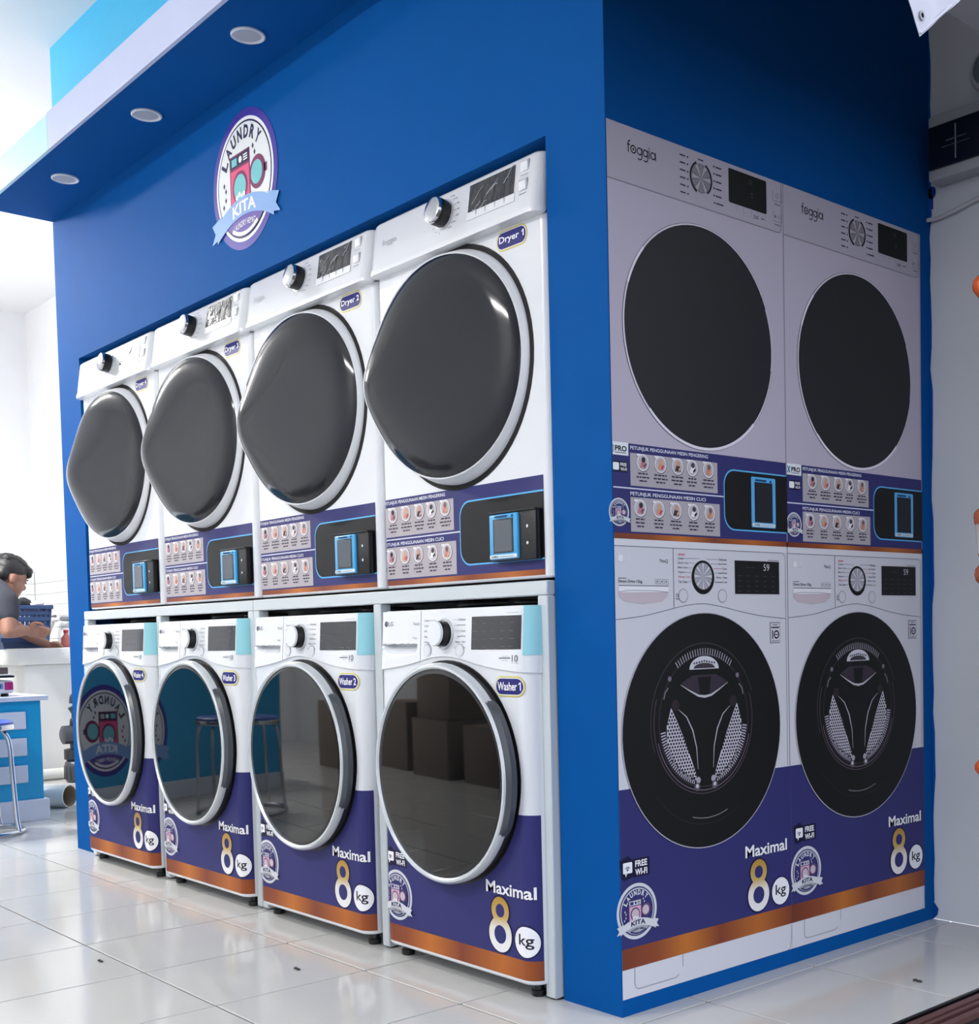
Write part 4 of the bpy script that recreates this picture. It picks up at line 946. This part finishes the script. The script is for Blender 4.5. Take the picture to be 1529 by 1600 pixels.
# cyan desk with scale
CY = mat('desk_cyan', (34, 156, 204), .35); LGY = mat('desk_pale', (204, 211, 222), .4)
t = thing('desk', 'cyan reception desk with pale grey boards and a pale top', 'desk', (0, 0, 0))
box('body', (-4.60, -4.13, -1.6, .195, .10, .565), CY, t); box('plinth', (-4.58, -4.105, -1.6, .212, 0, .10), LGY, t, .002, 1); box('desk_top', (-4.64, -4.10, -.33, .225, .565, .588), LGY, t, .003, 1)
for z0, z1 in ((.434, .516), (.309, .392), (.182, .264)): box('board', (-4.13, -4.116, -.32, .124, z0, z1), LGY, t, .002, 1)
box('raised_body', (-4.60, -4.13, -1.6, -.335, .5652, .80), CY, t); box('raised_top', (-4.64, -4.10, -1.63, -.325, .80, .825), LGY, t, .003, 1)
P = Print(); logo(P, -.70, .40, .245, 'wall', 1); P.build('desk_logo', lambda u, v, L: (-4.13 + .0005 + .00035 * L, u, v), t)
t = thing('weighing_scale', 'white digital scale with a magenta button on the cyan desk', 'scale', (-4.30, -.01, .588))
for sx in (-.1, .1):
    for sy in (-.08, .07): lathe('foot', [(.016, 0), (.018, .012), (.012, .016)], DARK, t, 14, 'z', (sx, sy, 0))
box('body', (-.14, .13, -.16, .105, .014, .075), PLAST, t, .012, 3); dk = box('display', (.128, .1335, -.12, .055, .036, .062), mat('scale_face', (120, 150, 190), .2), t, .001, 1); box('display_glass', (.1325, .1345, -.10, .045, .041, .057), mat('scale_lcd', (60, 78, 100), .1), dk)
box('button_pad', (.127, .1338, .062, .100, .030, .068), mat('magenta', (176, 40, 110), .3), t, .004, 2); lathe('support', [(.03, .072), (.03, .09)], DARK, t, 18); box('tray', (-.15, .14, -.17, .105, .088, .098), DARK, t, .003); box('tray_liner', (-.14, .13, -.16, .098, .098, .104), PLAST, t, .002)
tag(box('brown_box', (-4.47, -4.20, -.2, .08, .692, .724), mat('box_brown', (84, 74, 70), .7), None, .003), 'flat brown box lying on the scale tray', 'box')

# stools
def stool(loc, lab, rz=0):
    t = thing('stool', lab, 'stool', loc, rz, group='blue topped stools')
    lathe('seat', [(.0, .458), (.150, .458), (.158, .464), (.160, .478), (.156, .492), (.145, .498), (0, .50)], mat('stool_blue', (36, 78, 170), .4), t, 40); lathe('seat_band', [(.161, .460), (.1625, .464), (.1625, .478), (.161, .482)], CHROME, t, 40, cap=False)
    for k in range(4):
        a = PI / 4 + k * PI / 2; c, s_ = math.cos(a), math.sin(a)
        tube('leg', bez([(.13 * c, .13 * s_, .458), (.155 * c, .155 * s_, .40), (.165 * c, .165 * s_, .25), (.175 * c, .175 * s_, .08), (.185 * c, .185 * s_, .012)], 6), .0105, CHROME, t, 12)
    tube('foot_ring', [(.182 * math.cos(2 * PI * k / 40), .182 * math.sin(2 * PI * k / 40), .0125) for k in range(41)], .010, CHROME, t, 10)
    return t
stool((-3.86, -.178, 0), 'blue topped chrome stool in front of the cyan desk, at the left edge', .0)
stool((-3.35, -1.00, 0), 'blue topped chrome stool further along the cyan desk')

# things along the opposite wall, seen as reflections in the washer doors
CB = mat('cardboard', (120, 108, 98), .8, noise=.1, nscale=12)
for x, y, z, w, dd, h, lab in ((-4.0, -2.75, 0, .55, .5, .40, 'grey brown carton at the bottom of the stack by the far wall'), (-3.98, -2.76, .406, .50, .46, .34, 'grey brown carton on top of the stack by the far wall'), (-4.75, -2.8, 0, .6, .5, .5, 'wide grey brown carton beside the carton stack'), (-3.3, -2.75, 0, .5, .42, .38, 'small grey brown carton behind the black board')):
    t = thing('carton', lab, 'carton', (x, y, z), group='cartons by the far wall')
    box('body', (-w / 2, w / 2, -dd / 2, dd / 2, 0, h), CB, t, .004); boxes('flap', [(-w / 2, w / 2, -dd / 2, -.003, h, h + .004), (-w / 2, w / 2, .003, dd / 2, h, h + .004)], CB, t); box('tape', (-w / 2 - .001, w / 2 + .001, -.025, .025, h + .003, h + .005), mat('tape_tan', (170, 150, 120), .3), t)
t = thing('black_board', 'black board leaning near the cartons', 'board', (-2.62, -2.35, 0)); b = box('panel', (-.24, .24, -.02, .02, .02, .60), DARK, t, .006); box('stand', (-.15, .15, -.10, .10, 0, .02), DARK, t, .004); lathe('knob', [(.012, .02), (.012, .03), (0, .031)], CHROME, t, 12, 'y', (.18, 0, .52))
t = thing('water_bottle', 'clear water bottle standing on the top carton', 'bottle', (-3.95, -2.66, .751)); lathe('bottle', [(.03, 0), (.033, .01), (.033, .13), (.013, .17), (.013, .19)], mat('bottle_clear', (190, 200, 206), .08, alpha=.5), t, 20); lathe('cap', [(.015, .188), (.015, .205), (0, .206)], mat('cap_dark', (40, 40, 50), .4), t, 14); lathe('wrapper', [(.0335, .05), (.0335, .09)], mat('wrapper_blue', (70, 80, 170), .4), t, 20, cap=False)

# ================================================================== PERSON AT THE COUNTER
def limb_geo(verts, edges, radii):
    """tapered limbs with rounded joints, fused into one surface afterwards"""
    out = []
    for a, b in edges:
        A, B = Vector(verts[a]), Vector(verts[b]); n = 5
        out.append(([tuple(v) for v in tube_geo([A.lerp(B, k / n) for k in range(n + 1)], [radii[a] + (radii[b] - radii[a]) * k / n for k in range(n + 1)], 16)[0]], tube_geo([A.lerp(B, k / n) for k in range(n + 1)], .1, 16)[1]))
    for v, r in zip(verts, radii): out.append(ell(v, (r, r, r), None, 2))
    return out
def ell(c, r, rot=None, n=3):
    bm = bmesh.new(); bmesh.ops.create_icosphere(bm, subdivisions=n, radius=1); R_ = rot or Matrix.Identity(3)
    vs = [tuple(R_ @ Vector((v.co.x * r[0], v.co.y * r[1], v.co.z * r[2])) + Vector(c)) for v in bm.verts]; fs = [tuple(v.index for v in f.verts) for f in bm.faces]; bm.free(); return vs, fs
def fuse(name, geos, m, parent, voxel=.007, smooth_it=3):
    vs, fs = [], []
    for v, f in geos: b = len(vs); vs += v; fs += [tuple(b + i for i in q) for q in f]
    o = mesh(name, vs, fs, m); bm = bmesh.new(); bm.from_mesh(o.data); bmesh.ops.recalc_face_normals(bm, faces=bm.faces); bm.to_mesh(o.data); bm.free(); r = o.modifiers.new('r', 'REMESH'); r.mode = 'VOXEL'; r.voxel_size = voxel; r.use_smooth_shade = True
    s_ = o.modifiers.new('s', 'SMOOTH'); s_.iterations = smooth_it; s_.factor = .5
    dg = bpy.context.evaluated_depsgraph_get(); me = bpy.data.meshes.new_from_object(o.evaluated_get(dg)); bpy.data.objects.remove(o)
    me.name = name
    bm = bmesh.new(); bm.from_mesh(me); seen = set(); comps = []
    for v in bm.verts:
        if v.index in seen: continue
        st = [v]; seen.add(v.index); c_ = []
        while st:
            q = st.pop(); c_.append(q)
            for e in q.link_edges:
                w = e.other_vert(q)
                if w.index not in seen: seen.add(w.index); st.append(w)
        comps.append(c_)
    comps.sort(key=lambda c: (max(v.co.z for v in c) - min(v.co.z for v in c)) * (max(v.co.y for v in c) - min(v.co.y for v in c)))
    for c_ in comps[:-1]: bmesh.ops.delete(bm, geom=c_, context='VERTS')
    bm.to_mesh(me); bm.free()
    me.polygons.foreach_set('use_smooth', [True] * len(me.polygons)); me.materials.clear(); me.materials.append(m)
    return link(bpy.data.objects.new(name, me), parent)
pp = thing('person', 'person in a dark grey t-shirt bending over the wash counter', 'person', (-5.78, .16, 0))
O_ = Vector((-5.78, .16, 0)); L3 = lambda *p: tuple(Vector(p) - O_)
SKIN = mat('skin', (138, 98, 82), .55, noise=.08, nscale=25); SHIRT = mat('shirt_charcoal', (48, 50, 60), .9, noise=.1, nscale=40, bump=.2); HAIR = mat('hair_black', (20, 19, 22), .5, bump=.6, nscale=70); TROU = mat('trousers', (40, 44, 60), .9)
PEL = L3(-5.78, .16, .90)
bv = [PEL, L3(-5.78, .27, 1.02), L3(-5.78, .42, 1.12), L3(-5.78, .49, 1.15), L3(-5.78, .545, 1.175), L3(-5.78, .59, 1.205),
      L3(-5.64, .49, 1.125), L3(-5.585, .515, 1.08), L3(-5.555, .515, .99), L3(-5.53, .50, .905), L3(-5.56, .565, .905), L3(-5.59, .615, .912),
      L3(-5.92, .46, 1.12), L3(-5.97, .50, 1.08), L3(-5.99, .60, .99), L3(-5.98, .68, .935), L3(-5.97, .80, .86), L3(-5.965, .86, .825),
      L3(-5.68, .15, .86), L3(-5.66, .20, .50), L3(-5.66, .13, .10), L3(-5.65, .15, .04), L3(-5.65, .25, .03), L3(-5.88, .15, .86), L3(-5.90, .16, .50), L3(-5.90, .06, .10), L3(-5.90, .08, .04), L3(-5.90, .18, .03)]
be = [(0, 1), (1, 2), (2, 3), (3, 4), (4, 5), (3, 6), (6, 7), (7, 8), (8, 9), (9, 10), (10, 11), (3, 12), (12, 13), (13, 14), (14, 15), (15, 16), (16, 17), (0, 18), (18, 19), (19, 20), (20, 21), (21, 22), (0, 23), (23, 24), (24, 25), (25, 26), (26, 27)]
br = [.125, .115, .12, .09, .052, .05, .055, .05, .045, .041, .036, .028, .055, .05, .045, .041, .034, .027, .085, .058, .04, .042, .035, .085, .058, .04, .042, .035]
geos = limb_geo(bv, be, br)
# hands: palm, four fingers, thumb
def hand(w, dirn, side, curl):
    """w wrist point, dirn forward, side towards the thumb"""
    w = Vector(w); f = Vector(dirn).normalized(); s_ = Vector(side).normalized(); nrm = f.cross(s_).normalized(); g = []
    rot = Matrix((s_, f, nrm)).transposed(); g.append(ell(w + f * .045, (.038, .052, .018), rot, 2))
    for k in range(4):
        p = w + f * .085 + s_ * (.027 - .018 * k); ln = (.070, .078, .073, .058)[k]; a = curl; pts = [p - f * .02]; d = f.copy()
        for q in range(3):
            pts.append(pts[-1] + d * (ln * (.5, .3, .25)[q] + (.02 if q == 0 else 0))); d = (d * math.cos(a) + nrm * math.sin(a)).normalized()
            nn = f.cross(s_)
        g.append(tube_geo(pts, [.0095, .009, .0085, .0075], 8))
    th = [w + f * .02 + s_ * .028, w + f * .045 + s_ * .050 + nrm * .008, w + f * .072 + s_ * .052 + nrm * .022, w + f * .092 + s_ * .044 + nrm * .032]; g.append(tube_geo(th, [.012, .011, .010, .008], 8)); return g
geos += [(([tuple(v) for v in a]), b) for a, b in hand(bv[11], (-.35, .85, -.10), (.15, .2, .95), .75)]
geos += [(([tuple(v) for v in a]), b) for a, b in hand(bv[17], (.1, .8, -.45), (.6, .25, .6), .35)]
# head
HR = Matrix.Rotation(-.42, 3, 'X') @ Matrix.Rotation(.10, 3, 'Z'); HC = Vector(L3(-5.78, .605, 1.222)); hp = lambda x, y, z: tuple(HR @ Vector((x, y, z)) + HC)
geos += [ell(hp(0, -.012, .028), (.074, .094, .088), HR), ell(hp(0, .020, -.030), (.062, .070, .075), HR), ell(hp(0, .050, -.082), (.036, .038, .030), HR, 2), ell(hp(0, .088, -.022), (.013, .020, .020), HR, 2), ell(hp(0, .078, .0), (.011, .014, .03), HR, 2), ell(hp(0, .078, -.062), (.024, .012, .007), HR, 2), ell(hp(0, .079, -.052), (.022, .012, .006), HR, 2), ell(hp(0, .070, .022), (.05, .018, .012), HR, 2)]
for sg in (-1, 1): geos += [ell(hp(sg * .073, -.012, -.012), (.009, .019, .032), HR, 2), ell(hp(sg * .03, .072, .004), (.014, .010, .010), HR, 2)]
fuse('body', geos, SKIN, pp, .006, 2)
for sg in (-1, 1):
    v, f = ell(hp(sg * .031, .0815, .004), (.009, .004, .005), HR, 2); mesh('eye', v, f, mat('eye_dark', (30, 26, 26), .2), pp, smooth=True); v, f = ell(hp(sg * .031, .083, .022), (.018, .005, .004), HR, 2); mesh('eyebrow', v, f, HAIR, pp, smooth=True)
hg = [ell(hp(0, -.022, .050), (.081, .097, .080), HR), ell(hp(0, -.060, .005), (.074, .055, .062), HR), ell(hp(0, .055, .078), (.066, .05, .032), HR, 2), ell(hp(0, .082, .055), (.055, .022, .022), HR, 2)]
rh = random.Random(2)
for k in range(60):
    a, b = rh.uniform(-1, 1), rh.uniform(-.9, .95); q = math.sqrt(max(0, 1 - .8 * b * b)); x, y = a * .066 * q, -.02 + b * .085
    zt_ = .050 + .080 * math.sqrt(max(0.02, 1 - (x / .081) ** 2 - ((y + .022) / .097) ** 2)); r_ = ell(hp(x, y, zt_), (.013, .022, .012), HR, 1); hg.append(r_)
fuse('hair', hg, HAIR, pp, .005, 1)
sv = [bv[0], bv[1], bv[2], bv[3], bv[6], bv[7], L3(-5.565, .515, 1.005), bv[12], bv[13], L3(-5.985, .555, 1.03)]
fuse('shirt', limb_geo(sv, [(0, 1), (1, 2), (2, 3), (3, 4), (2, 4), (4, 5), (5, 6), (3, 7), (2, 7), (7, 8), (8, 9)], [.14, .135, .138, .092, .074, .070, .064, .074, .070, .064]), SHIRT, pp, .008, 2)
fuse('trousers', limb_geo([bv[0], L3(-5.78, .18, .95)] + bv[18:21] + bv[23:26], [(0, 1), (0, 2), (2, 3), (3, 4), (0, 5), (5, 6), (6, 7)], [.142, .138, .10, .075, .062, .10, .075, .062]), TROU, pp, .01, 2)

# small debris on the floor tiles
for i, (x, y, lab) in enumerate(((-.88, -.30, 'small dark curl of debris on the tiles in front of the second washer'), (-1.33, -.62, 'tiny dark fleck on the tiles further into the room'), (.30, .66, 'small dark curl of debris on the tiles beside the door track'))):
    o = tube('floor_debris', bez([(x, y, .003), (x + .006, y + .004, .0045), (x + .012, y + .001, .004), (x + .022, y + .006, .003)], 4), [.0012] + [.0028] * 11 + [.001], mat('debris_dark', (60, 56, 54), .8), None, 6); tag(o, lab, 'debris')
